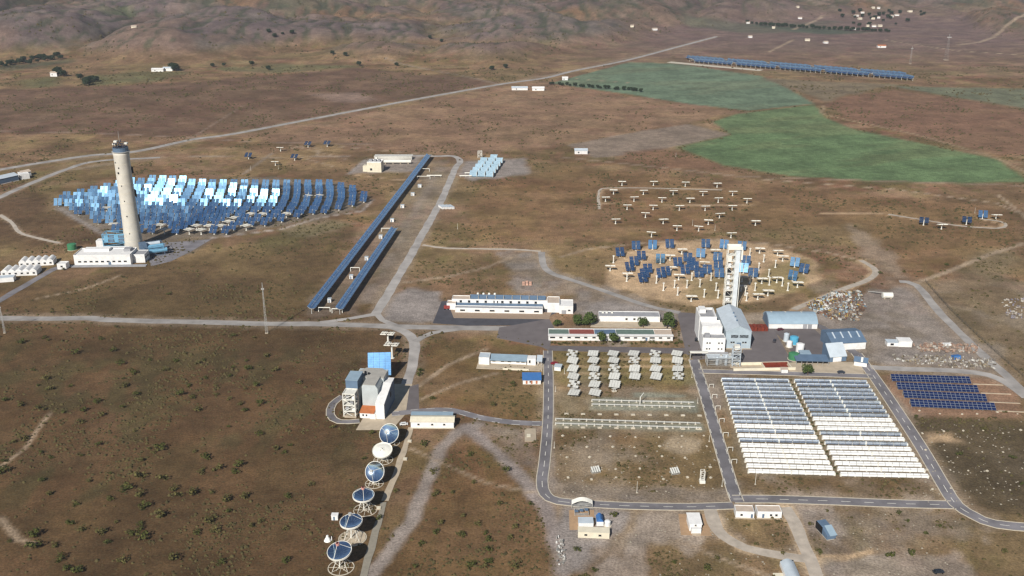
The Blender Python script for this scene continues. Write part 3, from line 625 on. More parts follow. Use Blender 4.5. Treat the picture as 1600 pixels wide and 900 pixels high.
for k, (px, py, el, lb) in enumerate([(388,242,55,'blue heliostat beside the track junction behind the packed field'),(460,244,60,'blue heliostat just right of the track junction behind the packed field'),(481,224,62,'blue heliostat on the curved track behind the packed field'),(511,223,62,'rightmost blue heliostat on the curved track behind the packed field'),(438,230,None,'white stowed heliostat inside the curved track behind the packed field'),(430,252,None,'white stowed heliostat on the bare pad behind the packed field')]):
    q = P(px, py, 4.5); q.z = 0
    if el is None: heliostat(q, Vector((0,-1,0)), lb, 'heliostats behind the packed field', ME_MIR2, True, h=3.6, roll=-14)
    else: heliostat(q, Vector((-.1, -math.cos(math.radians(el)), math.sin(math.radians(el)))), lb, 'heliostats behind the packed field', ME_MIR2)
# ------------------------------------------------------------------ parabolic troughs
M_TBACK = mat('trough back', '#dfdfdc', .5, var=.08, scale=.7)
def trough_mesh(L, ap, focal, t=.06, gap=.1, n=8, mm=None):
    """One mirror module along x, opening towards +z; mirror inside, painted shell outside, closed rim."""
    mb = MB(); xs = (gap/2, L-gap/2); prof = [(-ap/2+ap*i/n) for i in range(n+1)]
    z = lambda y: y*y/(4*focal)
    mb.use(mm or M_MIRT); mb.add([(x, y, z(y)) for x in xs for y in prof], [(i, i+n+1, i+n+2, i+1) for i in range(n)])
    mb.use(M_TBACK); mb.add([(x, y, z(y)-t-.003) for x in xs for y in prof], [(i, i+1, i+n+2, i+n+1) for i in range(n)])
    for y in (prof[0], prof[-1]):
        mb.add([(xs[0],y,z(y)),(xs[1],y,z(y)),(xs[1],y,z(y)-t),(xs[0],y,z(y)-t)], [(0,1,2,3)])
    return mb.mesh('mirror_module')
def trough_row(a, b_, nmod, ap, focal, axis_h, tilt, label, group, mods, cat='trough', name='trough_collector', drive_at=None, post_every=2, tube_r=.05, m_post=None):
    """Row from a to b on the ground; tilt in degrees about the row, 0 = open to the sky, + = towards the camera side (right of travel)."""
    d = (b_-a); L = d.length; rz = math.atan2(d.y, d.x); me_mod, Lm = mods
    o = empty(name, a, rz, label, cat, group); sx = L/(nmod*Lm)
    R = math.radians(tilt)
    for i in range(nmod):
        m = bpy.data.objects.new('mirror_module', me_mod); COL.objects.link(m); m.parent = o
        m.location = (i*Lm*sx, 0, axis_h); m.rotation_euler = (R, 0, 0); m.scale = (sx, 1, 1)
    mb = MB(); mb.use(M_GALV)
    fy, fz = -math.sin(R)*focal, math.cos(R)*focal
    mb.tube((0, fy, axis_h+fz), (L, fy, axis_h+fz), tube_r, 6); mb.build('receiver_tube', None, o)
    mb = MB(); mb.use(M_GALV); by, bz = math.sin(R)*.22, -math.cos(R)*.22
    mb.tube((0, by, axis_h+bz), (L, by, axis_h+bz), .12, 6); mb.build('torque_tube', None, o)
    pm = MB(); pm.use(m_post or M_WHITE); pm.box(-.12, .12, -.18, .18, 0, axis_h-.1); pm.box(-.3,.3,-.4,.4,0,.12); pm = pm.mesh('post')
    for i in range(0, nmod+1, post_every):
        p = bpy.data.objects.new('post', pm); COL.objects.link(p); p.parent = o; p.location = (min(max(i*Lm*sx, .2), L-.2), 0, 0)
    return o
MOD_A = (trough_mesh(3.4, 2.0, .55, .05, .18, 6), 3.4)
drv = MB(); drv.use(M_WHITE); drv.box(-.3,.3,-.4,.4,0,1.7); drv.box(-.25,.25,-.55,.55,1.2,2.1); drv = drv.mesh('drive_unit')
def lerp(a, b_, t): return a+(b_-a)*t
A0, A1 = P(1127,596), P(1169,739); B0, B1 = P(1232,598), P(1304,743); C0, C1 = P(1241,598), P(1313,744); D0, D1 = P(1354,600), P(1450,747)
NR = 21
for blk, (p0, p1, q0, q1) in enumerate(((A0,A1,B0,B1),(C0,C1,D0,D1))):
    for i in range(NR):
        t = (i/(NR-1))
        a, b_ = lerp(p0, p1, t), lerp(q0, q1, t)
        side = 'left' if blk == 0 else 'right'
        white = (i >= 15 or i in (11, 13)) if blk == 0 else (i in (9, 10, 11, 13) or i >= 15)
        tilt = (113+RNG.uniform(-5,5)) if white else (46+RNG.uniform(-12,12)+(t*10))
        if white: tilt = -180+50+RNG.uniform(-4,4) 
        lb = ('white backed' if white else 'blue mirrored')+' trough, '+nth(i+1)+' row'+(' from the top of the left block' if blk == 0 else ' from the top of the right block')
        o = trough_row(a, b_, 12, 2.0, .55, 1.3, tilt, lb, 'troughs of the '+side+' block', MOD_A)
        dd = (b_-a).length
        for f in (0, .5, 1):
            k = bpy.data.objects.new('drive_unit', drv); COL.objects.link(k); k.parent = o; k.location = (dd*f, 0, 0); k.scale = (1, 1, 1 if f == .5 else .7)
# --- the two long rows
MOD_D = (trough_mesh(12.0, 5.76, 1.71, .28, .25, 10, M_MIRD), 12.0)
for (pa, pb, n, lb) in (((487,490),(671,247),37,'longest row of blue parabolic troughs beside the grey road'),((531,491),(617,363),19,'shorter row of blue parabolic troughs next to the grey road')):
    a, b_ = P(*pa), P(*pb); a.z = b_.z = 0
    trough_row(a, b_, n, 5.76, 1.71, 3.6, 6, lb, 'long rows of blue troughs', MOD_D, tube_r=.09, post_every=1, m_post=M_GALV)
# --- far collector field behind the green field: many short tilted rows
MOD_F = (trough_mesh(24, 7.0, 1.9, .15, .6, 6, M_MIRD), 24.0)
f0, f1 = P(1078,97), P(1424,125); dirf = (f1-f0); nf = 44
for i in range(nf):
    for j in range(2):
        c_ = f0+dirf*((i+.5)/nf)+Vector((0, 1, 0))*(j*34); c_.z = hz(c_.x, c_.y)
        v = Vector((-.25, .97, 0)).normalized()*11
        trough_row(c_-v, c_+v, 1, 7.0, 1.9, 4.0, -38 if (i+j) % 9 else 20, 'distant blue collector, %s from the left in the %s line behind the green field' % (nth(i+1), ('front','rear')[j]), 'distant collector strip', MOD_F, tube_r=.12, post_every=1)
strip = MB(); strip_mesh(strip, [Vector(p) for p in pp([(1045,97),(1120,104),(1190,110)])], -9, 9, .06)
tag(strip.build('path', M_KERB), 'pale concrete strip before the distant collectors', 'path', kind='structure')
# --- photovoltaic rows
M_PV = mat('solar cells', '#14264f', .18, var=.2, scale=1.2, spec=.6); M_ALU = mat('aluminium', '#b9bdc2', .4, .6)
pvm = MB(); pvm.use(M_PV); pvm.box(.10, 2.30, .10, 1.60, .03, .065); pvm.use(M_ALU); pvm.box(0, 2.4, 0, 1.7, -.02, .03); pvm = pvm.mesh('panel')
for k, ((x0,y0),(x1,y1)) in enumerate((((1394,597),(1518,601)),((1403,610),(1530,615)),((1413,623),(1543,629)),((1424,637),(1557,643)))):
    a, b_ = P(x0, y0), P(x1, y1); d = b_-a; L = d.length
    o = empty('solar_array', a, math.atan2(d.y, d.x), ('dark blue photovoltaic row, '+('farthest','second','third','nearest')[k]+' of four on the red soil'), 'solar array', 'photovoltaic rows')
    n = 19; w_ = L/n; T_ = math.radians(24)
    for i in range(n):
        for j in range(3):
            p = bpy.data.objects.new('panel', pvm); COL.objects.link(p); p.parent = o
            p.location = (i*w_, j*1.75*math.cos(T_), .7+j*1.75*math.sin(T_)); p.rotation_euler = (T_, 0, 0); p.scale = (w_/2.45, 1, 1)
    fm = MB(); fm.use(M_GALV)
    for i in range(0, n+1, 2): fm.box(i*w_-.06, i*w_+.06, 4.0, 4.15, 0, 2.5); fm.box(i*w_-.06, i*w_+.06, .3, .45, 0, .8)
    fm.box(0, L, .28, .4, .62, .74); fm.box(0, L, 4.02, 4.14, 2.3, 2.42); tag(fm.build('frame', None, o))
    cb = MB(); cb.box(L+1, L+RNG.uniform(14, 22), .2, .8, 0, .35); tag(cb.build('foundation_strip', M_CONC, None, a, math.atan2(d.y, d.x)), ('empty concrete footing beyond the '+('farthest','second','third','nearest')[k]+' photovoltaic row'), 'footing', 'empty footings')
# --- stowed flat trackers in the fenced field
M_PAN = mat('panel back', '#c9c8c0', .7, var=.14, scale=1)
def tracker_panel(full):
    mb = MB(); mb.use(M_PAN)
    n = 4
    for i in range(n):
        for j in range(3):
            if full or (i+j) % 3 != 1:
                mb.box(-3.0+i*1.5, -3.0+i*1.5+1.4, -2.9+j*1.95, -2.9+j*1.95+1.85, 0, .1)
    mb.use(M_GALV)
    for j in range(4): mb.box(-3.2, 3.2, -3.0+j*1.95, -2.9+j*1.95, -.22, -.02)
    for i in range(3): mb.box(-2.2+i*2.1, -2.0+i*2.1, -2.9, 3.0, -.4, -.22)
    return mb.mesh('panel')
ME_T = [tracker_panel(True), tracker_panel(False)]
tp = MB(); tp.use(M_GALV); tp.tube((0,0,0), (0,0,2.2), .18, 6)
for s in (-1,1): tp.tube((s*1.3,-.9,0), (0,0,2.2), .09, 5); tp.tube((s*1.3,.9,0), (0,0,2.2), .09, 5)
tp = tp.mesh('stand')
rows_y = [75,145,228,305,385,468]
for c_, x in enumerate((220,430,632,838,1052,1272)):
    for r_, y in enumerate(rows_y):
        if c_ >= 3 and r_ > 3 or (c_ == 2 and r_ > 4): continue
        q = P(860+x/6.427+r_*.6, 540+y/6.427, 2.4); q.z = 0
        o = empty('panel_tracker', q, math.radians(-17+RNG.uniform(-5,5)), 'flat %s panel frame, %s row of the %s column in the fenced field' % ('grey white' if (c_*7+r_*3) % 4 else 'open lattice', ('first','second','third','fourth','fifth','sixth')[r_], ('first','second','third','fourth','fifth','sixth')[c_]), 'panel frame', 'flat panel frames in the fenced field')
        m = link('panel', ME_T[0 if (c_*7+r_*3) % 4 else 1], o, (0,0,2.5)); m.rotation_euler = (math.radians(RNG.uniform(4,14)), math.radians(RNG.uniform(-6,6)), 0)
        link('stand', tp, o)

# --- bare collector racks on the grey strips
for k, (pl, pr, nr, lb) in enumerate((((925,634),(1086,638),2,'long bare collector rack on the upper grey green strip'),((868,664),(1096,671),2,'longer bare collector rack on the lower grey green strip'))):
    a, b_ = P(*pl), P(*pr); d = b_-a; L = d.length
    o = empty('collector_rack', a, math.atan2(d.y, d.x), lb, 'rack')
    for r_ in range(nr):
        mb = MB(); mb.use(M_PAN); mb.box(0, L, r_*5.0, r_*5.0+.28, .75, 1.0); mb.build('rail', None, o)
        mb = MB(); mb.use(M_GALV); mb.tube((0, r_*5.0+1.3, .6), (L, r_*5.0+1.3, .6), .16, 6); mb.build('pipe', None, o)
    pm = MB(); pm.use(M_WHITE); pm.box(-.12,.12,-.12,.12,0,1.4); pm.use(M_KERB); pm.box(-.5,.5,-.45,.45,0,.22); pm = pm.mesh('post')
    for i in range(int(L/4)+1):
        for r_ in range(nr): link('post', pm, o, (i*4.0, r_*5.0+.14, 0))
b_ = P(1000,632); t = empty('white_jib', b_, 0, 'small white jib arm over the upper rack', 'jib')
mb = MB(); mb.use(M_WHITE); mb.tube((0,0,0),(0,0,4.5),.3,6); mb.build('post', None, t); mb = MB(); mb.use(M_WHITE); mb.tube((0,0,4.4),(2.2,3.5,5.2),.22,6); mb.build('arm', None, t)

# --- small bare stands between the panel frames
ss = MB(); ss.use(M_PAN); 
for s in (-1, 1): ss.tube((s*1.1,-.7,0),(0,0,1.7),.1,5); ss.tube((s*1.1,.7,0),(0,0,1.7),.1,5)
ss.box(-1.7,1.7,-.25,.25,1.65,1.85); ss.box(-.2,.2,-1.3,1.3,1.86,2.0); ss = ss.mesh('stand')
for c_, x in enumerate((220,430,632,838,1052,1272)):
    for r_, y in enumerate((112,188,268,348,428)):
        if c_ >= 3 and r_ > 2: continue
        q = P(860+x/6.427+r_*.6+RNG.uniform(-1.5,2.5), 540+y/6.427, 1.8); q.z = 0
        o = empty('bare_stand', q, RNG.uniform(-.5,.5), 'small pale bare stand, %s gap of the %s column in the fenced field' % (nth(r_+1), nth(c_+1)), 'stand', 'bare stands in the fenced field'); link('frame', ss, o)
        mb_ = link('footing', bpy.data.meshes.get('stand_footing') or (lambda m: (m.use(M_KERB), m.box(-1.5,1.5,-1,1,0,.18), m.mesh('stand_footing'))[2])(MB()), o)
# ------------------------------------------------------------------ buildings
M_WALL = mat('white wall', '#e2e0dc', .85, var=.12, scale=.4); M_CREAM = mat('cream wall', '#d8cfb8', .85, var=.1, scale=.4)
M_ROOFG = mat('grey roof', '#98989a', .8, var=.15, scale=.3); M_ROOFB = mat('blue grey sheet', '#8fa3b0', .55, var=.1, scale=.3)
M_SLATE = mat('slate blue sheet', '#5d7186', .55, var=.12, scale=.3); M_PALE = mat('pale sheet', '#b9c2c8', .6, var=.1, scale=.3)
M_GREEN = mat('green roof felt', '#66776d', .85, var=.15, scale=.5); M_REDR = mat('red roof felt', '#8a4c43', .85, var=.15, scale=.5)
M_TANR = mat('tan roof', '#bfae9c', .9, var=.1, scale=.4); M_GLASS = mat('window glass', '#20262c', .25, var=.2, spec=.5)
M_RUST = mat('rust', '#7a3524', .85, var=.25, scale=.8); M_BLUE = mat('blue roof', '#3f6ea6', .6, var=.1, scale=.5)
M_BRICK = mat('orange tiles', '#b06a40', .85, var=.12); M_BEIGE = mat('beige concrete', '#cbc5b8', .85, var=.12, scale=.18)
M_LBLUE = mat('light blue steel', '#6fa3bf', .55, var=.15, scale=.6); M_DGREEN = mat('green tank', '#3f7a55', .6, var=.12); M_CYAN = mat('cyan tank', '#57a9c8', .55, var=.1)
class B:
    """A building: an Empty at its front left corner, local x along the front, y to the back."""
    def __init__(s, name, pl, pr, label, cat='building', group=None):
        a, b_ = (P(*pl) if len(pl) == 2 else Vector(pl)), (P(*pr) if len(pr) == 2 else Vector(pr)); d = b_-a
        s.w = d.length; s.o = empty(name, a, math.atan2(d.y, d.x), label, cat, group)
    def part(s, name, m, fn, parent=None):
        mb = MB(); mb.use(m); fn(mb); return mb.build(name, None, parent or s.o)
    def box(s, name, m, x0, x1, y0, y1, z0, z1, parent=None): return s.part(name, m, lambda mb: mb.box(x0,x1,y0,y1,z0,z1), parent)
    def flat(s, m, x0, x1, y0, y1, z, mw=None, par=.45, t=.22):
        """flat roof inside a parapet"""
        r = s.box('roof', m, x0+t, x1-t, y0+t, y1-t, z-.25, z+.05)
        def pr(mb):
            mb.box(x0-.02,x1+.02,y0-.02,y0+t,z,z+par); mb.box(x0-.02,x1+.02,y1-t,y1+.02,z,z+par); mb.box(x0-.02,x0+t,y0+t,y1-t,z,z+par); mb.box(x1-t,x1+.02,y0+t,y1-t,z,z+par)
        s.part('parapet', mw or M_WALL, pr, r); return r
    def win(s, x, z, w=1.2, h=1.1, y=0.0, side='f', m=None, name='window'):
        def f(mb):
            if side == 'f': mb.box(x-w/2, x+w/2, y-.05, y+.02, z-h/2, z+h/2)
            elif side == 'l': mb.box(-.05+y, y+.02, x-w/2, x+w/2, z-h/2, z+h/2)
            else: mb.box(y-.02, y+.05, x-w/2, x+w/2, z-h/2, z+h/2)
        wo = s.part(name, m or M_GLASS, f)
        def g(mb):
            if side == 'f':
                mb.box(x-w/2-.12, x+w/2+.12, y-.16, y-.052, z-h/2-.14, z-h/2)
        if side == 'f' and name == 'window': s.part('sill', M_KERB, g, wo)
        return wo
    def gable(s, m, x0, x1, y0, y1, ze, zr, ov=.4, t=.16, along='x'):
        if along == 'x':
            ym = (y0+y1)/2
            return s.part('roof', m, lambda mb: mb.extx([(y0-ov,ze-.1),(ym,zr),(y1+ov,ze-.1),(y1+ov,ze-.1+t),(ym,zr+t),(y0-ov,ze-.1+t)], x0-ov, x1+ov))
        xm = (x0+x1)/2
        return s.part('roof', m, lambda mb: mb.exty([(x0-ov,ze-.1),(xm,zr),(x1+ov,ze-.1),(x1+ov,ze-.1+t),(xm,zr+t),(x0-ov,ze-.1+t)], y0-ov, y1+ov))
# --- long laboratory
b = B('laboratory', (704,488), (862,491), 'long white laboratory with blue rooftop collectors on dark asphalt')
W = b.w
b.box('front_wing', M_WALL, 3, W-6, 0, 4.5, 0, 3.0); b.flat(M_ROOFG, 3, W-6, 0, 4.5, 3.0)
b.part('slate_strip', M_SLATE, lambda mb: mb.extx([(4.6,2.6),(9.0,3.4),(9.0,3.55),(4.6,2.75)], 3, W-6))  # dark blue sloping strip between front wing and rear wall
b.box('wall', M_WALL, 0, W-2, 9, 16, 0, 5.6); b.flat(M_TANR, 0, W-2, 9, 16, 5.6)
for i in range(10):
    if i not in (4,): b.win(6+i*(W-14)/9.5, 4.5, 1.6, 1.5, 9.0)
b.win(6+4*(W-14)/9.5, 4.5, .8, 1.5, 9.0); b.win(8.3+4*(W-14)/9.5, 4.5, .8, 1.5, 9.0)
n = 9; x0 = 12; cw = (W-4-x0)/n
pm = MB(); pm.use(M_SLATE); pm.extx([(0,0),(3.6,1.7),(3.6,1.85),(0,.15)], 0, cw*.95); pm.use(M_WHITE); pm.box(-.12,.08,0,3.6,.0,1.9); pm = pm.mesh('collector_panel')
for i in range(n): link('collector_panel', pm, b.o, (x0+i*cw, 10.5, 5.75))
for i in range(4): b.part('tank', M_WHITE, lambda mb, i=i: mb.lathe([(0,5.6),(.8,5.6),(.8,8.0),(.5,8.5),(0,8.6)], 10, (17+i*3.8, 15.0)))
b.box('end_block', M_WALL, W-3, W+5, 3, 15, 0, 6.4); b.flat(M_TANR, W-3, W+5, 3, 15, 6.4)
b.box('end_wing', M_WALL, W+5, W+14, 1.0, 13, 0, 5.2); b.flat(M_WALL, W+5, W+14, 1.0, 13, 5.2)
b.box('door', M_ROOFG, W+6.5, W+9.5, .93, 1.03, 0, 2.6); b.win(W+11.5, 2.6, 1.6, .9, 1.0)
b.box('side_block', M_WALL, -3, 3, 4.6, 10.5, 0, 4.2); b.flat(M_TANR, -3, 3, 4.6, 10.5, 4.2)
for i in range(6): b.win(8+i*(W-18)/5, 1.7, 3.2, 1.0, 0)
b.part('plant_box', M_CREAM, lambda mb: mb.box(4,9,16.5,19,0,3.2))
# red truck at the left end
# --- low office building with a banded roof
b = B('office_building', (857,532), (1051,533), 'long low office with green and red roof bands behind shrubs')
W = b.w
b.box('wall', M_WALL, 0, W, 0, 9, 0, 3.7)
segs = [(0,.165,M_GREEN),(.165,.37,M_REDR),(.37,.545,M_SLATE),(.545,.855,M_GREEN),(.855,1.0,M_TANR)]
for k, (u0, u1, m) in enumerate(segs): b.box('roof_panel', m, u0*W+.3, u1*W-.1, 1.6, 8.6, 3.7, 3.95+.02*k)
b.box('parapet', M_WALL, -.05, W+.05, 8.6, 9.05, 3.6, 4.35); b.box('eave', M_WALL, -.3, W+.3, -.9, 1.5, 3.55, 3.9)
for k in range(15):
    x = 2.5+k*(W-5)/14
    b.win(x, 2.1, 2.0 if k % 3 else 3.2, .9, 0)
for x in (W*.44, W*.78): b.box('door', M_SLATE, x, x+1.3, -.06, .03, 0, 2.3)
b = B('rear_office', (936,503), (1031,504), 'white rear office block with grey flat roof between trees')
W = b.w
b.box('wall', M_WALL, 0, W, 0, 9, 0, 3.6); b.flat(M_ROOFG, 0, W, 0, 9, 3.6)
for x in (W*.45, W*.58): b.win(x, 2.2, 1.4, 1.2, 0)
for x in (2, 4.5, 8): b.part('roof_unit', M_WHITE, lambda mb, x=x: mb.box(x, x+1.3, 6, 7.4, 3.6, 4.7))
b.box('terrace', M_CONC, -6, W+8, -9, -.02, 0, .35)
# --- white stepped tower building and grey gabled hall
b = B('tower_building', (1097,550), (1132,550.5), 'white stepped building at the foot of the lattice tower')
W = b.w
b.box('front_block', M_WALL, 0, W, 0, 7, 0, 8.6); b.flat(M_ROOFG, 0, W, 0, 7, 8.6, par=.7)
b.box('middle_block', M_WALL, .2, W-1, 7, 17, 0, 13.0); b.flat(M_WALL, .2, W-1, 7, 17, 13.0, par=.9)
b.box('rear_block', M_WALL, -.1, W-3, 17, 33, 0, 14.6); b.flat(M_ROOFG, -.1, W-3, 17, 33, 14.6, par=1.3, t=.8)
b.box('stair_head', M_WALL, 1, 5, 26, 32, 14.6, 17.2)
for z in (2.2, 6.0):
    for x in (W*.2, W*.32, W*.72, W*.86): b.win(x, z, .9, .8, 0)
b.box('roof_unit', M_ROOFG, 1.5, 4.5, 2.2, 5.2, 8.66, 10.4)
b.box('plinth', M_ROOFG, -.5, W+2, -4, -.02, 0, .25)
b = B('gabled_hall', (1132.5,545), (1172,545.5), 'grey blue gabled hall with dark lettering on its front')
W = b.w; D = 36; ze = 11.5; zr = 15
b.part('wall', mat('light sheet', '#a9b6bd', .6, var=.12, scale=.3), lambda mb: mb.exty([(0,0),(W,0),(W,ze),(W/2,zr),(0,ze)], 0, D))
b.gable(M_PALE, 0, W, 0, D, ze, zr, .25, .2, 'y')
for x in (8, 14, 20): b.part('roof_vent', M_SLATE, lambda mb, x=x: mb.lathe([(0,zr+.1),(.5,zr+.1),(.5,zr+.9),(0,zr+1.1)], 8, (W/2, x)))
# dark lettering: letter-like bars, two words, too far off to read
xs = W*.2; 
def letters(mb):
    r_ = random.Random(3); x = W*.21
    for word in (5, 6):
        for k in range(word):
            mb.box(x, x+.30, -.06, .0, 7.3, 9.2); mb.box(x+.46, x+.76, -.06, .0, 7.3, 9.2); zz = r_.choice((7.35, 8.0, 8.7)); mb.box(x+.28, x+.5, -.05, .0, zz, zz+.4)
            x += .88
        x += .75
tag(b.part('lettering', M_BLACK, letters), kind='stuff')
for x in (W*.24, W*.33, W*.70, W*.80): b.win(x, 4.4, 1.1, .9, 0)
b.box('door', M_SLATE, W*.45, W*.62, -.08, .02, 0, 4.2); b.box('plinth', M_CONC, -.4, W+.8, -.5, -.09, 0, .5)
# --- lattice tower
def lattice(mb, x0, x1, y0, y1, z0, z1, n, r=.14, brace=True):
    for x in (x0, x1):
        for y in (y0, y1): mb.tube((x,y,z0), (x,y,z1), r, 5)
    for k in range(n+1):
        z = z0+(z1-z0)*k/n
        for a_, c_ in (((x0,y0),(x1,y0)),((x1,y0),(x1,y1)),((x1,y1),(x0,y1)),((x0,y1),(x0,y0))): mb.tube((*a_,z), (*c_,z), r*.7, 4)
        if brace and k < n:
            z2 = z0+(z1-z0)*(k+1)/n
            for a_, c_ in (((x0,y0),(x1,y0)),((x1,y0),(x1,y1)),((x1,y1),(x0,y1)),((x0,y1),(x0,y0))):
                mb.tube((*(a_ if k % 2 else c_),z), (*(c_ if k % 2 else a_),z2), r*.55, 4)
q = P(1141, 479)
t = empty('lattice_tower', q, math.radians(-2), 'tall white lattice tower with grey clad shaft above the sandy circle', 'tower')
mb = MB(); mb.use(M_WHITE); lattice(mb, -4.6, .2, -2.6, 2.6, 0, 41, 10, .17); mb.build('frame', None, t)
mb = MB(); mb.use(mat('tower cladding', '#cdd2d4', .6, var=.12, scale=.4)); mb.box(.4, 3.4, -2.2, 2.2, 0, 41); mb.build('shaft', None, t)
for k in range(1, 11):
    mb = MB(); mb.use(M_WHITE); z = k*4.1; mb.box(-4.7, .35, -2.7, 2.7, z-.12, z+.1); mb.build('platform', None, t)
for k, (z, w_) in enumerate(((6,1.8),(9.5,2.0),(14,1.4),(18,1.2),(22,1.2),(26,1.4),(30,1.3))):
    mb = MB(); mb.use(M_BLACK if k in (1,5) else M_WALL); mb.box(-3.9, -3.9+w_*1.5, -1.8, 1.6, z-1.4, z+.9); mb.build('equipment', None, t)
mb = MB(); mb.use(M_WHITE); mb.box(-4.5,-2.0,-2.5,2.5,32.9,36.7); mb.build('receiver_house', None, t)
mb = MB(); mb.use(M_WHITE)
for (x0_,x1_,y0_,y1_) in ((-4.9,4.6,-3.0,-2.6),(-4.9,4.6,2.6,3.0),(4.2,4.6,-2.6,2.6),(-5.0,-4.6,-2.6,2.6)): mb.box(x0_,x1_,y0_,y1_,41,43.2)
mb.box(3.9,5.0,-2.6,.2,34,41); mb.build('crown_rail', None, t)
mb = MB(); mb.use(M_WHITE); mb.box(-5.0,-4.7,-2.7,-2.2,0,41); mb.box(3.9,4.3,-2.6,-2.1,0,33); mb.build('edge_column', None, t)
# slender lattice mast in front of the hall, and pipework
q = P(1149, 572); t = empty('lattice_mast', q, 0, 'slender pale lattice mast standing before the grey hall', 'mast')
mb = MB(); mb.use(M_PALE); lattice(mb, -2.2, 2.2, -1.6, 1.6, 0, 12, 6, .2); mb.build('frame', None, t)
for k in range(1,4): 
    mb = MB(); mb.use(M_GALV); mb.box(-2.2,2.2,-1.6,1.6,k*4-.1,k*4+.1); mb.build('platform', None, t)
mb = MB(); mb.use(M_WHITE); mb.box(-1.6,1.6,-1.4,1.4,11,13.4); mb.build('cabin', None, t)
mb = MB(); mb.use(M_CONC); mb.box(-3.4,3.4,-2.6,2.6,0,.6); mb.build('base', None, t)
q = P(1105, 572); t = empty('pipe_rack', q, 0, 'grey pipework rack left of the slender mast', 'pipework')
mb = MB(); mb.use(M_GALV); lattice(mb, 0, 16, 0, 6, 0, 5, 4, .16); mb.build('frame', None, t)
for k in range(5):
    mb = MB(); mb.use(M_PALE); mb.tube((0,1+k,4.2+.2*k), (17,1+k,4.2+.2*k), .22, 6); mb.build('pipe', None, t)
for k in range(4):
    mb = MB(); mb.use(M_GALV if k % 2 else M_PALE); mb.lathe([(0,0),(.9,0),(.9,4.5+k*.5),(.5,5.2+k*.5),(0,5.3+k*.5)], 10, (6+k*2.6, 2+(k%2)*2)); mb.build('vessel', None, t)
# gate over the road
q = P(1078, 562); t = empty('gate_canopy', q, 0, 'pale gate canopy over the road mouth', 'gate')
mb = MB(); mb.use(M_WHITE); mb.box(0,10.5,0,2.2,4.2,4.7); mb.build('roof', None, t)
for x in (.3, 10.0):
    mb = MB(); mb.use(M_GALV); mb.box(x-.2,x+.2,.9,1.3,0,4.2); mb.build('post', None, t)
# --- barrel roofed shed
def arc(y0, y1, z0, rise, n=10): return [(y0+(y1-y0)*i/n, z0+rise*math.sin(math.pi*i/n)**.8) for i in range(n+1)]
b = B('barrel_shed', (1201,513.5), (1277,514), 'long blue grey shed with a barrel roof beside the scrap heap')
W = b.w; D = 17
b.part('wall', M_WALL, lambda mb: mb.box(.1, W-.1, .1, D-.1, 0, 3.4))
def barrel(mb):
    pr = arc(-.3, D+.3, 3.4, 4.4); mb.extx(pr+[(D+.1,3.38),(-.1,3.38)], -.2, W+.2)
r_ = b.part('roof', M_ROOFB, barrel)
b.part('gable_end', M_SLATE, lambda mb: mb.extx(arc(.2, D-.2, .2, 7.3)+[(D-.2,.1),(.2,.1)], -.34, -.22))
for x in (W*.09, W*.38, W*.71):
    b.part('skylight', M_WHITE, lambda mb, x=x: mb.add([(x+dx, y, z+.06) for dx in (0,.9) for y, z in arc(-.3, D+.3, 3.4, 4.4)[5:9]], [(i, i+4, i+5, i+1) for i in range(3)]), r_)
for x in (W*.70, W*.80): b.box('door', M_ROOFG, x, x+2.6, .02, .12, 0, 3.0)
# --- sheds at the right
b = B('workshop_shed', (1299,548), (1352,545), 'blue grey workshop shed with pale roof strips')
W = b.w; D = 16
b.box('wall', M_WALL, 0, W, 0, D, 0, 4.6)
b.part('roof', M_SLATE, lambda mb: mb.extx([(-.4,4.5),(-.4,4.7),(D*.55,8.2),(D+.4,6.9),(D+.4,6.7),(D*.55,8.0)], -.3, W+.3))
for k in range(4):
    x = 3+k*5.2
    b.part('skylight', M_PALE, lambda mb, x=x: mb.add([(x,D*.2,6.06),(x+.9,D*.2,6.06),(x+.9,D*.55,8.28),(x,D*.55,8.28)], [(0,1,2,3)]))
b.part('side_wall', M_SLATE, lambda mb: mb.extx([(0,0),(D,0),(D,6.7),(D*.55,8.0),(0,4.5)], -.12, -.02))
b = B('workshop_bay', (1296,566), (1322,564), 'tall pale sloping front bay of the workshop shed')
W = b.w
b.part('wall', M_SLATE, lambda mb: mb.extx([(0,0),(10,0),(10,7.5),(7,8.8),(0,3.2)], 0, W))
b.part('roof', M_PALE, lambda mb: mb.extx([(-.3,3.1),(7,8.9),(7,9.15),(-.3,3.35)], -.2, W+.2)); b.box('door', M_WALL, W*.2, W*.7, -.08, .02, 0, 2.8)
b = B('car_port', (1243,571), (1295,572), 'slate blue flat roofed car port before the pale yard')
W = b.w
b.part('roof', M_SLATE, lambda mb: mb.extx([(-.2,2.9),(8,3.6),(8,3.8),(-.2,3.1)], 0, W)); b.box('upper_roof', M_ROOFB, 4, W*.55, 7.5, 13, 3.9, 4.2)
for k in range(7): b.box('post', M_GALV, .3+k*(W-.8)/6, .5+k*(W-.8)/6, .3, .5, 0, 2.95)
b.box('rear_wall', M_WALL, .2, W-.2, 7.6, 7.8, 0, 3.5)
b = B('small_shed', (1334,571), (1354,574), 'small slate roofed shed with a white roof strip at the road corner')
W = b.w
b.box('wall', M_WALL, 0, W, 0, 6, 0, 2.8); rr = b.gable(M_SLATE, 0, W, 0, 6, 2.8, 4.6); b.part('skylight', M_WHITE, lambda mb: mb.add([(W*.5,-.2,3.0),(W*.66,-.2,3.0),(W*.66,2.8,4.75),(W*.5,2.8,4.75)], [(0,1,2,3)]), rr)
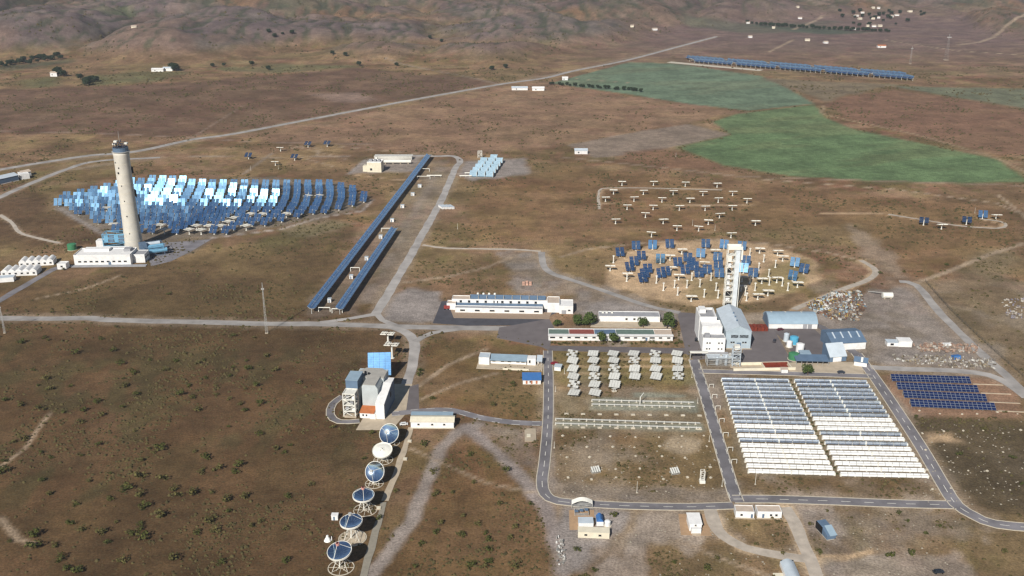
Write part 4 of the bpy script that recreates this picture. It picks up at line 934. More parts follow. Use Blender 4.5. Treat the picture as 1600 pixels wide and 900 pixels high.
# tanks and vessels
def tank(px, py, r, h, m, label, name='tank', dome=.4):
    o = empty(name, P(px, py), 0, label, 'tank')
    mb = MB(); mb.use(m); mb.lathe([(0,0),(r,0),(r,h),(r*.6,h+dome),(0,h+dome*1.3)], 18); mb.build('shell', None, o, smooth=False)
    mb = MB(); mb.use(M_GALV); mb.tube((r+.15,0,0), (r+.15,0,h+.6), .06, 4); mb.tube((r+.15,.5,0), (r+.15,.5,h+.6), .06, 4)
    for k in range(int(h/.6)): mb.tube((r+.15,0,k*.6+.4), (r+.15,.5,k*.6+.4), .04, 4)
    mb.build('ladder', None, o)
    mb = MB(); mb.use(M_KERB); mb.lathe([(0,.0),(r+.5,0),(r+.5,.2),(0,.2)], 18); mb.build('base', None, o); return o
tank(1240, 537, 2.6, 4.5, M_CYAN, 'cyan tank among white vessels in the yard'); tank(1249, 553, 2.4, 6.5, M_WALL, 'tall white vessel beside the green tank')
tank(1240, 561, 3.2, 3.6, M_DGREEN, 'squat green tank behind the car port'); tank(1228, 533, 1.6, 5.0, M_PALE, 'pale slim vessel left of the cyan tank'); tank(1233, 542, 1.7, 3.6, M_WALL, 'white vessel in front of the cyan tank')
tank(113, 390, 3.4, 4.6, M_DGREEN, 'dark green tank behind the white plant building')
# walls of the sunken yard
b = B('retaining_wall', (1146,580), (1243,578), 'tan retaining wall with a rust red basin before the works', 'wall')
W = b.w
b.box('wall', M_CREAM, 0, W, 0, .5, 0, 1.6); b.box('rear_wall', M_CREAM, 2, W-2, 7.5, 8, 0, 1.8); b.box('basin_floor', M_RUST, W*.52, W-3, .55, 7.4, .1, .35); b.box('cross_wall', M_CREAM, W*.5, W*.515, .5, 7.5, 0, 1.7); b.box('side_wall', M_CREAM, W-2.6, W-2.1, .5, 7.5, 0, 1.7); b.box('basin_end', M_RUST, W*.515, W-2.6, 7.2, 7.48, .36, 1.7)
b.box('floor_slab', M_CONC, .5, W*.5, .5, 7.5, .05, .2)
b = B('white_kiosk', (1221,583), (1231,583), 'tiny white kiosk beside the service road', 'kiosk'); b.box('wall', M_WALL, 0, b.w, 0, 3, 0, 2.2); b.box('roof', M_TANR, -.2, b.w+.2, -.2, 3.2, 2.2, 2.4)
for k in range(5):
    b = B('shipping_container', (1172.5+k*5.6, 518), (1177.3+k*5.6, 518), 'rust red container, %s from the left beside the barrel shed' % ('first','second','third','fourth','fifth')[k], 'container', 'rust red containers')
    b.box('body', M_RUST, 0, b.w, 0, 6, .15, 2.6+.2*(k % 2))
    for j in range(4): b.box('rib', M_RUST, b.w*(j+.5)/4-.08, b.w*(j+.5)/4+.08, -.07, .0, .2, 2.5)
# --- container row workshops
b = B('container_workshop', (747,571), (848,575), 'row of white cabins with blue grey roofs on a pale concrete slab')
W = b.w
b.box('slab', M_CONC, -.5, W, -4.5, 9, 0, .3)
b.box('end_cabin', M_WALL, .3, 6.5, 1, 8, .3, 4.6); b.flat(M_PALE, .3, 6.5, 1, 8, 4.6, par=.2)
b.box('wall', M_WALL, 6.6, 28, 3, 8, .3, 3.4); b.part('roof', M_ROOFB, lambda mb: mb.extx([(1.2,3.0),(8.3,4.0),(8.3,4.2),(1.2,3.2)], 6.7, 28.3))
b.box('cabin', M_WALL, 28.5, 33.5, 2.5, 7.5, .3, 4.4); b.part('roof', M_PALE, lambda mb: mb.extx([(1.5,3.3),(8,4.4),(8,4.6),(1.5,3.5)], 34, W-.5)); b.box('carport_wall', M_WALL, 34.2, W-.7, 5.5, 7.8, .3, 3.4)
for x in (9, 14, 18, 23, 26): b.win(x, 2.2, 1.8, 1.2, 3.0)
b.win(30, 2.6, 1.0, 1.6, 2.5); b.box('low_wall', M_CREAM, 15, 30, -4.6, -4.2, 0, 1.1)
for x in (34.5, W-1): b.box('post', M_GALV, x, x+.2, 1.8, 2.0, .3, 3.4)
b = B('blue_roofed_hut', (817,600.5), (845,600.5), 'small hut with a bright blue roof beside the road')
W = b.w
b.box('wall', M_WALL, 0, W, 0, 6.5, 0, 2.7); b.part('roof', M_BLUE, lambda mb: mb.extx([(-.5,2.7),(7,3.9),(7,4.1),(-.5,2.9)], -.4, W+.4))
for k in range(3): b.box('shutter', M_BRICK, 1.6+k*W/3.6, 2.6+k*W/3.6, -.06, .02, .3, 2.2)
b.win(W*.42, 1.6, .9, .9, 0)
b = B('meter_cabin', (866,579), (876,580), 'pale roofed cabin at the edge of the fenced field'); b.box('wall', M_WALL, 0, b.w, 0, 4, 0, 2.4); b.box('roof', M_PALE, -.3, b.w+.3, -.3, 4.4, 2.4, 2.6)
# --- long white hall by the furnace
b = B('storage_hall', (642,669), (709,669.5), 'long white storage hall south of the solar furnace')
W = b.w
b.box('wall', M_WALL, 0, W, 0, 6.5, 0, 3.8); b.gable(M_CREAM, 0, W, 0, 6.5, 3.8, 4.9); b.box('awning', M_ROOFB, -1, W-1, 9, 13, 2.6, 2.8)
for x in (W*.18, W*.5, W*.78): b.win(x, 2.2, 1.1, .8, 0)
b.box('plinth', M_KERB, -.3, W+.4, -.5, -.02, 0, .4)
for x in (0, W*.5, W-2): b.box('post', M_GALV, x, x+.2, 12.5, 12.7, 0, 2.6)
# --- plant building of the tall tower
b = B('plant_building', (117,415), (205,414), 'long white plant building at the foot of the tall beige tower')
W = b.w
b.box('wall', M_WALL, 0, W, 0, 17, 0, 7.6); b.flat(M_WALL, 0, W, 0, 17, 7.6, par=.7)
b.box('rear_wing', M_WALL, W*.18, W*.8, 17, 26, 0, 6.0); b.flat(M_ROOFG, W*.18, W*.8, 17, 26, 6.0)
b.box('side_wing', M_WALL, W, W+9, 5, 16, 0, 6.2); b.flat(M_ROOFG, W, W+9, 5, 16, 6.2); b.win(8, 3.6, 3, 1.4, W+9, 'r'); b.win(12.5, 3.6, 3, 1.4, W+9, 'r')
for k in range(9): b.win(4+k*(W-8)/8, 3.0, 2.2, 1.1, 0)
b.box('door', M_SLATE, W*.6, W*.6+2, -.06, .03, 0, 2.8)
b.box('terrace', M_ROOFG, -3, W+12, -4.2, -.02, 0, .5); b.box('roof_unit', M_ROOFG, W*.82, W*.94, 9, 15, 7.65, 9.6); b.box('roof_block', M_WALL, W*.1, W*.55, 10, 16, 7.65, 9.4)
b = B('gate_house', (90,421), (104,421), 'small white gate house left of the plant building'); b.box('wall', M_WALL, 0, b.w, 0, 6, 0, 4.2); b.flat(M_WALL, 0, b.w, 0, 6, 4.2, par=.3); b.win(b.w*.5, 2.4, 1.6, 1.1, 0)
# --- tall beige tower
t = empty('solar_tower', P(210,388), 0, 'tall round beige concrete tower crowned by steelwork', 'tower')
mb = MB(); mb.use(M_BEIGE); prof = [(7.2,0),(6.7,8),(6.1,25),(5.8,45),(5.8,74.5),(6.0,75.5),(6.0,77.5),(0,77.6)]; mb.lathe(prof, 40); mb.build('shaft', None, t, smooth=True)
for k in range(1, 10):
    rr = float(np.interp(k*7.6, [0,8,25,45,78], [7.2,6.7,6.1,5.8,5.8])); mb = MB(); mb.use(M_CREAM); mb.lathe([(rr-.02,k*7.6-.12),(rr+.05,k*7.6-.1),(rr+.05,k*7.6+.1),(rr-.02,k*7.6+.12)], 40); mb.build('pour_joint', None, t)
for k, (z, a_, w_) in enumerate(((62,-1.9,1.3),(66,-1.75,.9),(52,-1.7,.7),(40,-1.6,.7),(28,-1.55,.7),(14,-1.5,.8),(70,-2.2,.8),(8,-1.3,.9))):
    rr = 5.9 if z > 30 else 6.4
    mb = MB(); mb.use(M_BLACK); mb.box(-w_/2,w_/2,-.12,.5,-w_*.6,w_*.6); o = mb.build('window', None, t); o.location = (rr*math.cos(a_), rr*math.sin(a_), z); o.rotation_euler = (0,0,a_+math.pi/2)
mb = MB(); mb.use(M_GALV); mb.lathe([(0,77.6),(6.6,77.6),(6.6,78.0),(0,78.0)], 28); mb.build('platform', None, t)
mb = MB(); mb.use(M_SLATE); mb.lathe([(5.7,78.0),(5.7,81.0),(5.3,81.0)], 20); mb.build('cladding', None, t)
mb = MB(); mb.use(mat('dark steel','#3d3f4a',.6))
lattice(mb, -3.6, 3.6, -3.2, 3.2, 78, 84.5, 2, .28)
mb.tube((-3,-3,78), (1.5,0,87), .4, 6); mb.tube((3.4,0,78), (-1,1,86), .35, 6); mb.build('crane_frame', None, t)
for (x, z) in ((-5.2,84),(3.6,84.6),(-4.0,86)):
    mb = MB(); mb.use(M_WHITE); mb.box(x, x+2.4, -1.6, 1.0, z-1.2, z); mb.build('cabin', None, t)
mb = MB(); mb.use(M_GALV); mb.tube((0,0,84), (0,0,93), .12, 5); mb.build('mast', None, t)
for k, z in enumerate((18, 38, 56)):     # receiver openings on the field side
    mb = MB(); mb.use(M_BLACK); mb.box(-2.2, 2.2, -1, 1.2, -2.6+.4*k, 2.8); o = mb.build('receiver_opening', None, t); a_ = .62; o.location = (5.6*math.cos(a_), 5.6*math.sin(a_), z+6); o.rotation_euler = (0,0,a_-math.pi/2)
mb = MB(); mb.use(M_CONC); mb.lathe([(0,0),(9,0),(9,.8),(0,.8)], 28); mb.build('base', None, t)
# steelwork and vessels round the tower
t = empty('storage_rack', P(163,391), math.radians(2), 'light blue steel frame with panels left of the tall tower', 'steel frame')
mb = MB(); mb.use(M_LBLUE); lattice(mb, 0, 21, 0, 9, 0, 13, 4, .36); mb.build('frame', None, t)
for k in range(5):
    mb = MB(); mb.use(M_SLATE if k % 2 else M_LBLUE); mb.box(1+k*4, 4.2+k*4, -.1, .3, 6.6, 12.2); mb.build('panel', None, t)
mb = MB(); mb.use(M_WALL); mb.box(-6,-.6,1,7,0,7.5); mb.build('cabin', None, t)
t = empty('steam_plant', P(226,402), math.radians(28), 'light blue pressure vessels on steelwork right of the tall tower', 'plant')
for k in range(4):
    mb = MB(); mb.use(M_LBLUE if k != 3 else M_PALE); y_ = k*4.0; z_ = 4+(k % 2)*2.2
    mb.tube((0,y_,z_), (17-k,y_,z_), 1.7, 14); mb.build('vessel', None, t)
mb = MB(); mb.use(M_SLATE); lattice(mb, 0, 15, -1, 13, 0, 8, 3, .24); mb.build('frame', None, t)
mb = MB(); mb.use(M_SLATE); mb.box(-2,3,2,10,0,9.5); mb.build('clad_block', None, t)
# --- control buildings at the left edge
for k, (pl, pr, D, h, lb) in enumerate((((2,432),(58,430),11,3.6,'white control building with domed roofs beside the asphalt lane'),((30,417),(84,414),10,3.6,'white rear control building with domed roofs at the left edge'))):
    b = B('control_building', pl, pr, lb); W = b.w
    b.box('wall', M_WALL, 0, W, 0, D, 0, h)
    for i in range(5):
        b.part('roof_vault', M_WALL, lambda mb, i=i: mb.exty([(i*W/5+.2+(W/5-.4)*j/8, h+.02+1.5*math.sin(math.pi*j/8)) for j in range(9)][::-1], .2, D-.2))
    for i in range(6): b.win(2+i*(W-4)/5, 1.9, 1.6, 1.1, 0)
b = B('porch_block', (-6,442), (22,440), 'low white porch block at the left edge'); b.box('wall', M_WALL, 0, b.w, 0, 7, 0, 3); b.flat(M_PALE, 0, b.w, 0, 7, 3.0, par=.3)
b = B('blue_roofed_hall', (-14,292), (30,282), 'white hall with a blue front on the access road'); W = b.w
b.box('wall', M_WALL, 0, W, 0, 14, 0, 5.5); b.gable(M_PALE, 0, W, 0, 14, 5.5, 7.2); b.box('cladding', M_SLATE, .1, W-.1, -.12, -.02, 1.0, 5.3)
b = B('white_annex', (33,281), (47,279), 'small white annex beside the blue fronted hall'); b.box('wall', M_WALL, 0, b.w, 0, 8, 0, 5); b.flat(M_WALL, 0, b.w, 0, 8, 5.0)
b = B('white_cottage', (38,278), (52,275), 'white cottage behind the annex on the access road'); b.box('wall', M_WALL, 0, b.w, 3, 11, 0, 4.5); b.gable(M_TANR, 0, b.w, 3, 11, 4.5, 6.0)
# --- power block behind the trough rows
b = B('power_block', (574,269), (596,269.5), 'cream cube shaped power block behind the trough rows'); W = b.w
b.box('wall', M_CREAM, 0, W, 0, 12, 0, 10); b.flat(M_WALL, 0, W, 0, 12, 10.0, par=.8); b.win(W*.28, 3.0, 2.2, 2.2, 0); b.box('annex', M_CREAM, -5, -.05, 2, 8, 0, 6)
for k in range(3): b.box('roof_unit', M_ROOFG, 2+k*4, 4.4+k*4, 5, 9, 10.1, 11.8)
b.box('vent_stack', M_WHITE, 6, 8, 12.1, 14, 0, 13)
t = empty('tank_row', P(598,256), 0, 'long white horizontal tank behind the power block', 'tank')
mb = MB(); mb.use(M_WHITE); mb.tube((0,0,2.6), (30,0,2.6), 1.6, 12); mb.build('shell', None, t)
for x in (3, 11, 19, 27):
    mb = MB(); mb.use(M_CONC); mb.box(x-.5,x+.5,-1.4,1.4,0,1.4); mb.build('saddle', None, t)
t = empty('pipe_rack', P(585,250), 0, 'white pipework behind the long tank', 'pipework')
mb = MB(); mb.use(M_WHITE); lattice(mb, 0, 40, 0, 8, 0, 4, 8, .22); mb.build('frame', None, t)
for k in range(4):
    mb = MB(); mb.use(M_GALV); mb.tube((0,1+k*2,4.2), (41,1+k*2,4.2), .35, 6); mb.build('pipe', None, t)
for k, (pl, pr, lb) in enumerate((((726,272.5),(755,273),'white pipe bridge just left of the grey road'),((667,276.5),(690,277),'white pipe bridge beside the trough row'),((718,277),(737,277.5),'white pipe bridge right of the grey road'))):
    a_, b__ = P(*pl), P(*pr); L = (b__-a_).length; t = empty('pipe_bridge', a_, 0, lb, 'pipe', 'pipe bridges')
    mb = MB(); mb.use(M_WHITE); mb.tube((0,0,1.6), (L,0,1.6), .55, 8); mb.build('pipe', None, t)
    for x in (1, L/2, L-1):
        mb = MB(); mb.use(M_GALV); mb.box(x-.2,x+.2,-.4,.4,0,1.2); mb.build('support', None, t)
# --- pale flat collectors on steelwork
a_ = P(733,277); t = empty('flat_collector_field', a_, math.radians(-4), 'pale blue flat collectors in stepped rows beyond the grey road', 'solar array')
M_FLAT = mat('flat collector', '#a9c4d2', .35, var=.2, scale=.5, spec=.5)
for r_ in range(6):
    for c_ in range(3):
        if r_ == 5 and c_ != 1: continue
        mb = MB(); mb.use(M_FLAT); mb.extx([(0,1.0),(10.5,4.4),(10.5,4.6),(0,1.2)], 0, 7.4); o = mb.build('panel', None, t); o.location = (c_*8.2+r_*1.2, r_*14.5, 0)
        mb = MB(); mb.use(M_WHITE); lattice(mb, .3, 7.1, .4, 9.8, 0, 1.0, 1, .12, False); mb.build('frame', None, o)
        mb = MB(); mb.use(M_WHITE); mb.box(7.45,7.75,0,10.5,1,4.8); mb.build('edge_rail', None, o)
t2 = empty('lattice_mast', P(750,246), 0, 'small white lattice mast behind the flat collectors', 'mast'); mb = MB(); mb.use(M_WHITE); lattice(mb,-2.2,2.2,-2,2,0,7,3,.26); mb.build('frame',None,t2)
# --- huts along the trough rows
for k, (px, py) in enumerate(((512,473),(546,436),(570,407),(592,373),(610,347),(626,325),(642,306),(653,293))):
    b = B('valve_hut', (px, py), (px+5.4, py), 'white valve hut, %s from the near end of the long trough row' % ('first','second','third','fourth','fifth','sixth','seventh','eighth')[k], 'hut', 'valve huts beside the long trough row')
    b.box('wall', M_WALL, 0, b.w, 0, 2.4, 0, 2.6); b.box('roof', M_PALE, -.15, b.w+.15, -.15, 2.6, 2.6, 2.8); b.box('door', M_SLATE, .6, 1.4, -.05, .02, 0, 2)
for k, (px, py, wpx) in enumerate(((498,487,18),(519,489,16),(548,424,14),(596,362,18),(655,268,16),(652,280,20))):
    t = empty('pipe_gantry', P(px, py), 0, 'white pipe frame, %s along the trough rows' % ('first','second','third','fourth','fifth','sixth')[k], 'pipe', 'white pipe frames')
    L = wpx/scale_at(t.location.y); mb = MB(); mb.use(M_WHITE); mb.tube((0,0,3), (L,0,3), .3, 6); mb.build('pipe', None, t)
    for x in (0, L):
        mb = MB(); mb.use(M_WHITE); mb.box(x-.2,x+.2,-.2,.2,0,3); mb.build('leg', None, t)
# --- cabins in the foreground
for (pl, pr, lb) in (((1149,809),(1178,810),'white cabin with tan roof, left of a pair by the road corner'),((1183,809.5),(1221,810),'longer white cabin with tan roof, right of a pair by the road corner')):
    b = B('cabin', pl, pr, lb, 'cabin'); W = b.w
    b.box('wall', M_WALL, 0, W, 0, 5.2, 0, 3.0); b.flat(M_TANR, 0, W, 0, 5.2, 3.0, par=.3)
    for x in ([W*.32] if W < 10 else [W*.56, W*.78]): b.win(x, 1.6, 1.0, .9, 0)
    b.box('plinth', M_CONC, -.4, W+.4, -.8, -.02, 0, .2); b.box('door', M_SLATE, W*.82 if W < 10 else W*.2, (W*.82 if W < 10 else W*.2)+.9, -.05, .02, 0, 2.1)
b = B('white_cabin', (1079,834), (1096,834), 'tall narrow white cabin on a tan concrete pad', 'cabin'); W = b.w
b.box('porch', M_WALL, .3, W-.2, 0, 2, 0, 2.4); b.box('wall', M_WALL, -.2, W+.3, 2, 9.5, 0, 3.3); b.part('roof', M_WALL, lambda mb: mb.extx([(1.8,3.3),(9.8,3.9),(9.8,4.1),(1.8,3.5)], -.5, W+.6)); b.win(W*.5, 2.9, .8, .5, 2.0); b.box('step', M_CONC, .5, W-.4, -1.2, -.02, 0, .25)
# curved test frame
t = empty('curved_collector', P(894,800), 0, 'white curved reflector frame on a tan pad beside the road', 'reflector')
mb = MB(); mb.use(M_WHITE)
for i in range(8):
    x0_, x1_ = i*1.15, (i+1)*1.15; f_ = lambda x: 2.2+1.6*math.sin(math.pi*x/9.2)
    mb.add([(x0_,3,f_(x0_)),(x1_,3,f_(x1_)),(x1_,5,f_(x1_)+.7),(x0_,5,f_(x0_)+.7),(x0_,3,f_(x0_)-.15),(x1_,3,f_(x1_)-.15),(x1_,5,f_(x1_)+.55),(x0_,5,f_(x0_)+.55)], [(0,1,2,3),(7,6,5,4),(0,4,5,1),(2,6,7,3)])
mb.build('reflector', None, t)
mb = MB(); mb.use(M_GALV); lattice(mb, 0, 9.2, 3, 5, 0, 2.1, 3, .1); lattice(mb, 1, 7, -3, 1, 0, 1.4, 3, .09); mb.build('frame', None, t)
for k in range(3):
    mb = MB(); mb.use(M_SLATE); mb.box(1+k*2.2,2.6+k*2.2,-2.4+k*.6,-.6+k*.6,1.45,1.6); mb.build('panel', None, t)
b = B('office_container', (903,840), (952,842), 'long cream container office on the gravel', 'cabin'); W = b.w; b.box('wall', M_CREAM, 0, W, 0, 4, 0, 2.7); b.box('roof', M_CREAM, -.1, W+.1, -.1, 4.1, 2.7, 2.85); b.win(W*.25,1.5,1.2,.8,0); b.win(W*.7,1.5,1.2,.8,0)
b = B('white_container', (904,826), (927,826), 'white container behind the cream container office', 'container'); b.box('wall', M_WALL, 0, b.w, 0, 4.4, 0, 2.7); b.box('roof', M_PALE, -.1, b.w+.1, -.1, 4.5, 2.7, 2.9)
b = B('blue_tarpaulin_store', (932,822), (943,822), 'upright blue store with a white front beside the white container', 'store'); b.box('wall', M_WALL, 0, b.w, 0, 4, 0, 2.0); b.part('roof', M_BLUE, lambda mb: mb.exty([(b.w*j/8, 2.02+1.5*math.sin(math.pi*j/8)) for j in range(9)][::-1], .2, 5))
tank(949, 821, 1.3, 2.2, M_WALL, 'small white round tank beside the blue store')
b = B('test_box', (1297,845), (1310,843), 'slate grey inclined test box standing alone on gravel', 'test box'); W = b.w
b.part('body', M_SLATE, lambda mb: mb.extx([(0,.8),(9,1.4),(9,4.4),(5,4.2),(0,2.4)], -1.6, W-1.4)); b.part('lid', M_ROOFB, lambda mb: mb.extx([(-.3,2.45),(4.8,4.3),(4.8,4.45),(-.3,2.6)], -.4, W-1.0)); b.box('base', M_GALV, -1.2, W-1.8, .5, 8.5, 0, .8); b.box('back_plate', M_BLACK, -1.8, -1.62, 4, 9.2, 1.0, 4.2)
b = B('tunnel_tank', (1226,903), (1248,903), 'white barrel roofed cabin cut by the bottom edge', 'cabin'); W = b.w
b.box('wall', M_WALL, 0, W, -3, 8, 0, 1.8); b.part('roof', M_PALE, lambda mb: mb.exty([(W*j/10, 1.82+1.5*math.sin(math.pi*j/10)) for j in range(11)][::-1], -3.1, 8.1)); b.box('end_plate', M_BLACK, .3, W-.3, 8.02, 8.2, .2, 2.6); b.box('pad', M_CREAM, -4, -.05, -3, 3, 0, .15)
b = B('white_shed', (1386,541), (1424,542), 'white shed in the scrap yard by the fence', 'shed'); W = b.w
b.box('wall', M_WALL, 0, W*.45, 0, 5, 0, 2.4); b.box('tall_wall', M_WALL, W*.45, W, -.5, 5.5, 0, 3.6); b.box('roof', M_PALE, -.2, W*.45, -.2, 5.2, 2.4, 2.6); b.box('tall_roof', M_WALL, W*.45-.2, W+.2, -.7, 5.7, 3.6, 3.8); b.win(W*.2,1.4,2,1.2,0)
t = empty('cylinder_tank', P(1386,466), 0, 'white lying cylinder with a steel ladder boom on the gravel yard', 'tank')
mb = MB(); mb.use(M_WHITE); mb.tube((-3.4,0,2.2), (3.4,0,2.2), 2.0, 14); mb.build('shell', None, t)
mb = MB(); mb.use(M_GALV); mb.tube((-9,12,.4), (-1,1,3.6), .2, 5); mb.tube((-7.6,12,.4), (.4,1,3.6), .2, 5)
for k in range(8): f_ = k/8; mb.tube((-9+8*f_,12-11*f_,.4+3.2*f_), (-7.6+8*f_,12-11*f_,.4+3.2*f_), .1, 4)
mb.build('boom', None, t); mb = MB(); mb.use(M_CONC); mb.box(-2.6,-1.8,-1.6,1.6,0,.8); mb.box(1.8,2.6,-1.6,1.6,0,.8); mb.build('saddle', None, t)
b = B('brick_pallets', (816,446), (832,446), 'heap of pinkish brick pallets on the gravel behind the laboratory', 'pallets')
for k in range(9): b.box('pallet', mat('pink brick','#c09a86',.9,var=.2), (k%3)*2.4, (k%3)*2.4+1.9, (k//3)*2.2, (k//3)*2.2+1.7, 0, 1.0+.5*(k%2))
for k in range(4):
    b = B('low_container', (691+k*5.2, 327), (694.6+k*5.2, 326.5), 'low white container, %s of four in the scrub right of the grey road' % ('first','second','third','fourth')[k], 'container', 'low white containers'); b.box('body', M_WALL, 0, b.w, 0, 9, 0, 1.9); b.box('lid', M_PALE, -.1, b.w+.1, -.1, 9.1, 1.9, 2.0)
# ------------------------------------------------------------------ dishes
def proj(v):
    c, s = math.cos(PITCH), math.sin(PITCH); y, z = v.y, v.z-HCAM
    dep = y*c-z*s; up = y*s+z*c
    return 800+F*v.x/dep, 450-F*up/dep
def height_for(b_, py):
    lo, hi = 0.0, 120.0
    for _ in range(40):
        m = (lo+hi)/2
        if proj(Vector((b_.x, b_.y, m)))[1] > py: lo = m
        else: hi = m
    return lo
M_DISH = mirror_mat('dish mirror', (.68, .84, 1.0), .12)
M_PINK = mat('pink ceramic', '#c98f84', .7); M_DRED = mat('dark red absorber', '#3a1414', .6)
def dish(center, base, R, normal, label, ring, style):
    b_ = P(*base); h = height_for(b_, center[1]); q = P(center[0], center[1], h)
    o = empty('dish_concentrator', b_, 0, label, 'dish', 'dish concentrators beside the path')
    n = normal.normalized(); rot = n.to_track_quat('Z', 'Y').to_euler(); fl = R*1.05
    c_ = Vector((q.x-b_.x, q.y-b_.y, h))
    z = lambda r: r*r/(4*fl)
    rs = [0, .3, .55, .75, .9, 1.0]
    mb = MB(); mb.use(M_DISH); mb.lathe([(R*t, z(R*t)) for t in rs[:1]+rs[1:]], 36)
    r_ = mb.build('reflector', None, o, c_, smooth=True); r_.rotation_euler = rot
    mb = MB(); mb.use(M_WHITE); mb.lathe([(R*t, z(R*t)-.22) for t in rs[::-1]], 36); bk = mb.build('back_shell', None, o, c_, smooth=True); bk.rotation_euler = rot
    mb = MB(); mb.use(M_WHITE); zz = z(R); mb.lathe([(R-.02,zz+.05),(R+.2,zz+.05),(R+.2,zz-.75),(R-.02,zz-.24)], 36); x = mb.build('rim', None, o, c_); x.rotation_euler = rot
    for k in range(12):
        a_ = k*math.pi/6
        mb = MB(); mb.use(M_GALV); mb.box(.4, R, -.05, .05, 0, .01)
        # seam between mirror sectors follows the bowl
        mb = MB(); mb.use(M_SLATE); pts_ = [(R*t, z(R*t)+.03) for t in rs[1:]]
        vs = []
        for (rr, z0) in pts_: vs += [(rr*math.cos(a_)-.03*math.sin(a_), rr*math.sin(a_)+.03*math.cos(a_), z0), (rr*math.cos(a_)+.03*math.sin(a_), rr*math.sin(a_)-.03*math.cos(a_), z0)]
        mb.add(vs, [(2*i+1, 2*i+3, 2*i+2, 2*i) for i in range(len(pts_)-1)])
        x = mb.build('seam', None, r_)
    for k in range(3):
        a_ = .6+k*2*math.pi/3
        mb = MB(); mb.use(M_WHITE); mb.tube((R*math.cos(a_), R*math.sin(a_), z(R)), (.35*math.cos(a_), .35*math.sin(a_), fl*.95), .09, 5); x = mb.build('receiver_arm', None, o, c_); x.rotation_euler = rot
    mb = MB(); mb.use(M_PINK if style == 'red' else M_GALV); mb.lathe([(0,fl*.86),(.75,fl*.86),(.75,fl*1.06),(0,fl*1.06)], 14); x = mb.build('receiver', None, o, c_); x.rotation_euler = rot
    if style == 'red':
        mb = MB(); mb.use(M_DRED); mb.lathe([(0,fl*1.062),(.5,fl*1.062),(.5,fl*1.1),(0,fl*1.1)], 12); x2 = mb.build('absorber', None, x)
    # carriage: yoke legs from a turntable ring up to the back of the bowl
    hub = c_-n*.9
    for k in range(4):
        a_ = math.pi/4+k*math.pi/2; f_ = Vector((ring*.82*math.cos(a_), ring*.82*math.sin(a_), .4))
        mb = MB(); mb.use(M_WHITE); mb.tube(f_, hub+Vector((.9*math.cos(a_), .9*math.sin(a_), 0)), .10, 6); mb.build('leg', None, o)
    mb = MB(); mb.use(M_WHITE); mb.tube((-.6, 0, .4), (hub.x-.1, hub.y, hub.z), .32, 8)
    for k in range(6):
        a_ = k*math.pi/3; a2 = a_+math.pi/3; f1_ = Vector((ring*.6*math.cos(a_), ring*.6*math.sin(a_), .5)); f2_ = Vector((ring*.4*math.cos(a2), ring*.4*math.sin(a2), h*.55)); mb.tube(f1_, f2_, .06, 4)
    mb.build('truss', None, o)
    mb = MB(); mb.use(M_KERB); mb.lathe([(ring-.2,.03),(ring-.2,.24),(ring+.15,.24),(ring+.15,.03)], 36); rg = mb.build('track_ring', None, o)
    if style == 'disc':
        mb = MB(); mb.use(M_CONC); mb.lathe([(0,.0),(ring-.36,.0),(ring-.36,.16),(0,.16)], 36); mb.build('pad', None, o)
    for k in range(8):
        a_ = k*math.pi/4
        mb = MB(); mb.use(M_KERB); mb.box(.5, ring-.21, -.10, .10, .05, .2); s_ = mb.build('spoke', None, o); s_.rotation_euler = (0,0,a_)
    mb = MB(); mb.use(M_KERB); mb.lathe([(0,.02),(.9,.02),(.9,.42),(0,.42)], 12); mb.build('hub', None, o)
    return o
NF = Vector((-.22, -.74, .60)); NU = Vector((-.05, -.10, 1))
dish((609,678), (610,692), 4.9, NF, 'bright blue dish facing the viewer, nearest the furnace', 4.6, '')
dish((597,702), (599,719), 4.7, Vector((.05,.30,-.9)), 'white backed dish turned face down between two blue dishes', 4.6, '')
dish((587,737), (585,756), 4.6, Vector((-.3,-.80,.52)), 'blue dish with a white glare facing the viewer, third from the furnace', 4.2, '')
dish((568,776), (571,797), 4.6, NU+Vector((.06,0,0)), 'dark blue dish with a pink receiver, tipped skyward beside the path bend', 5.2, 'red')
dish((549,817), (551,841), 4.6, NU, 'dark blue dish above a round tan pad', 5.8, 'disc')
dish((531,863), (533,887), 4.8, NU+Vector((-.05,-.12,0)), 'dark blue dish above a white spoked ring, lowest in the row', 5.2, 'red')
b = B('instrument_hut', (518,813), (528,813), 'small white hut in the scrub beside the dishes', 'hut'); b.box('wall', M_WALL, 0, b.w, 0, 2.2, 0, 2.3); b.box('roof', M_WALL, -.12, b.w+.12, -.12, 2.3, 2.3, 2.45); b.box('door', M_SLATE, .8, 1.5, -.04, .02, 0, 1.8)
t = empty('white_hopper', P(512,845), 0, 'small white flared hopper in the scrub below the hut', 'hopper'); mb = MB(); mb.use(M_WALL); mb.lathe([(0,.1),(1.6,.1),(.6,1.9),(.5,2.6),(0,2.7)], 10); mb.build('body', None, t); mb = MB(); mb.use(M_WALL); mb.box(1.5,1.8,.2,.5,0,1.9); mb.build('post', None, t)
for k, (px, py) in enumerate(((636,692),(629,720),(588,797))):
    b = B('cable_pit', (px, py), (px+7, py), 'pale concrete cable pit, %s beside the dish path' % ('first','second','third')[k], 'cable pit', 'cable pits'); b.box('wall', M_CONC, 0, b.w, 0, 2.4, 0, .5); b.box('lid', M_CREAM, .2, b.w-.2, .2, 2.2, .5, .62)
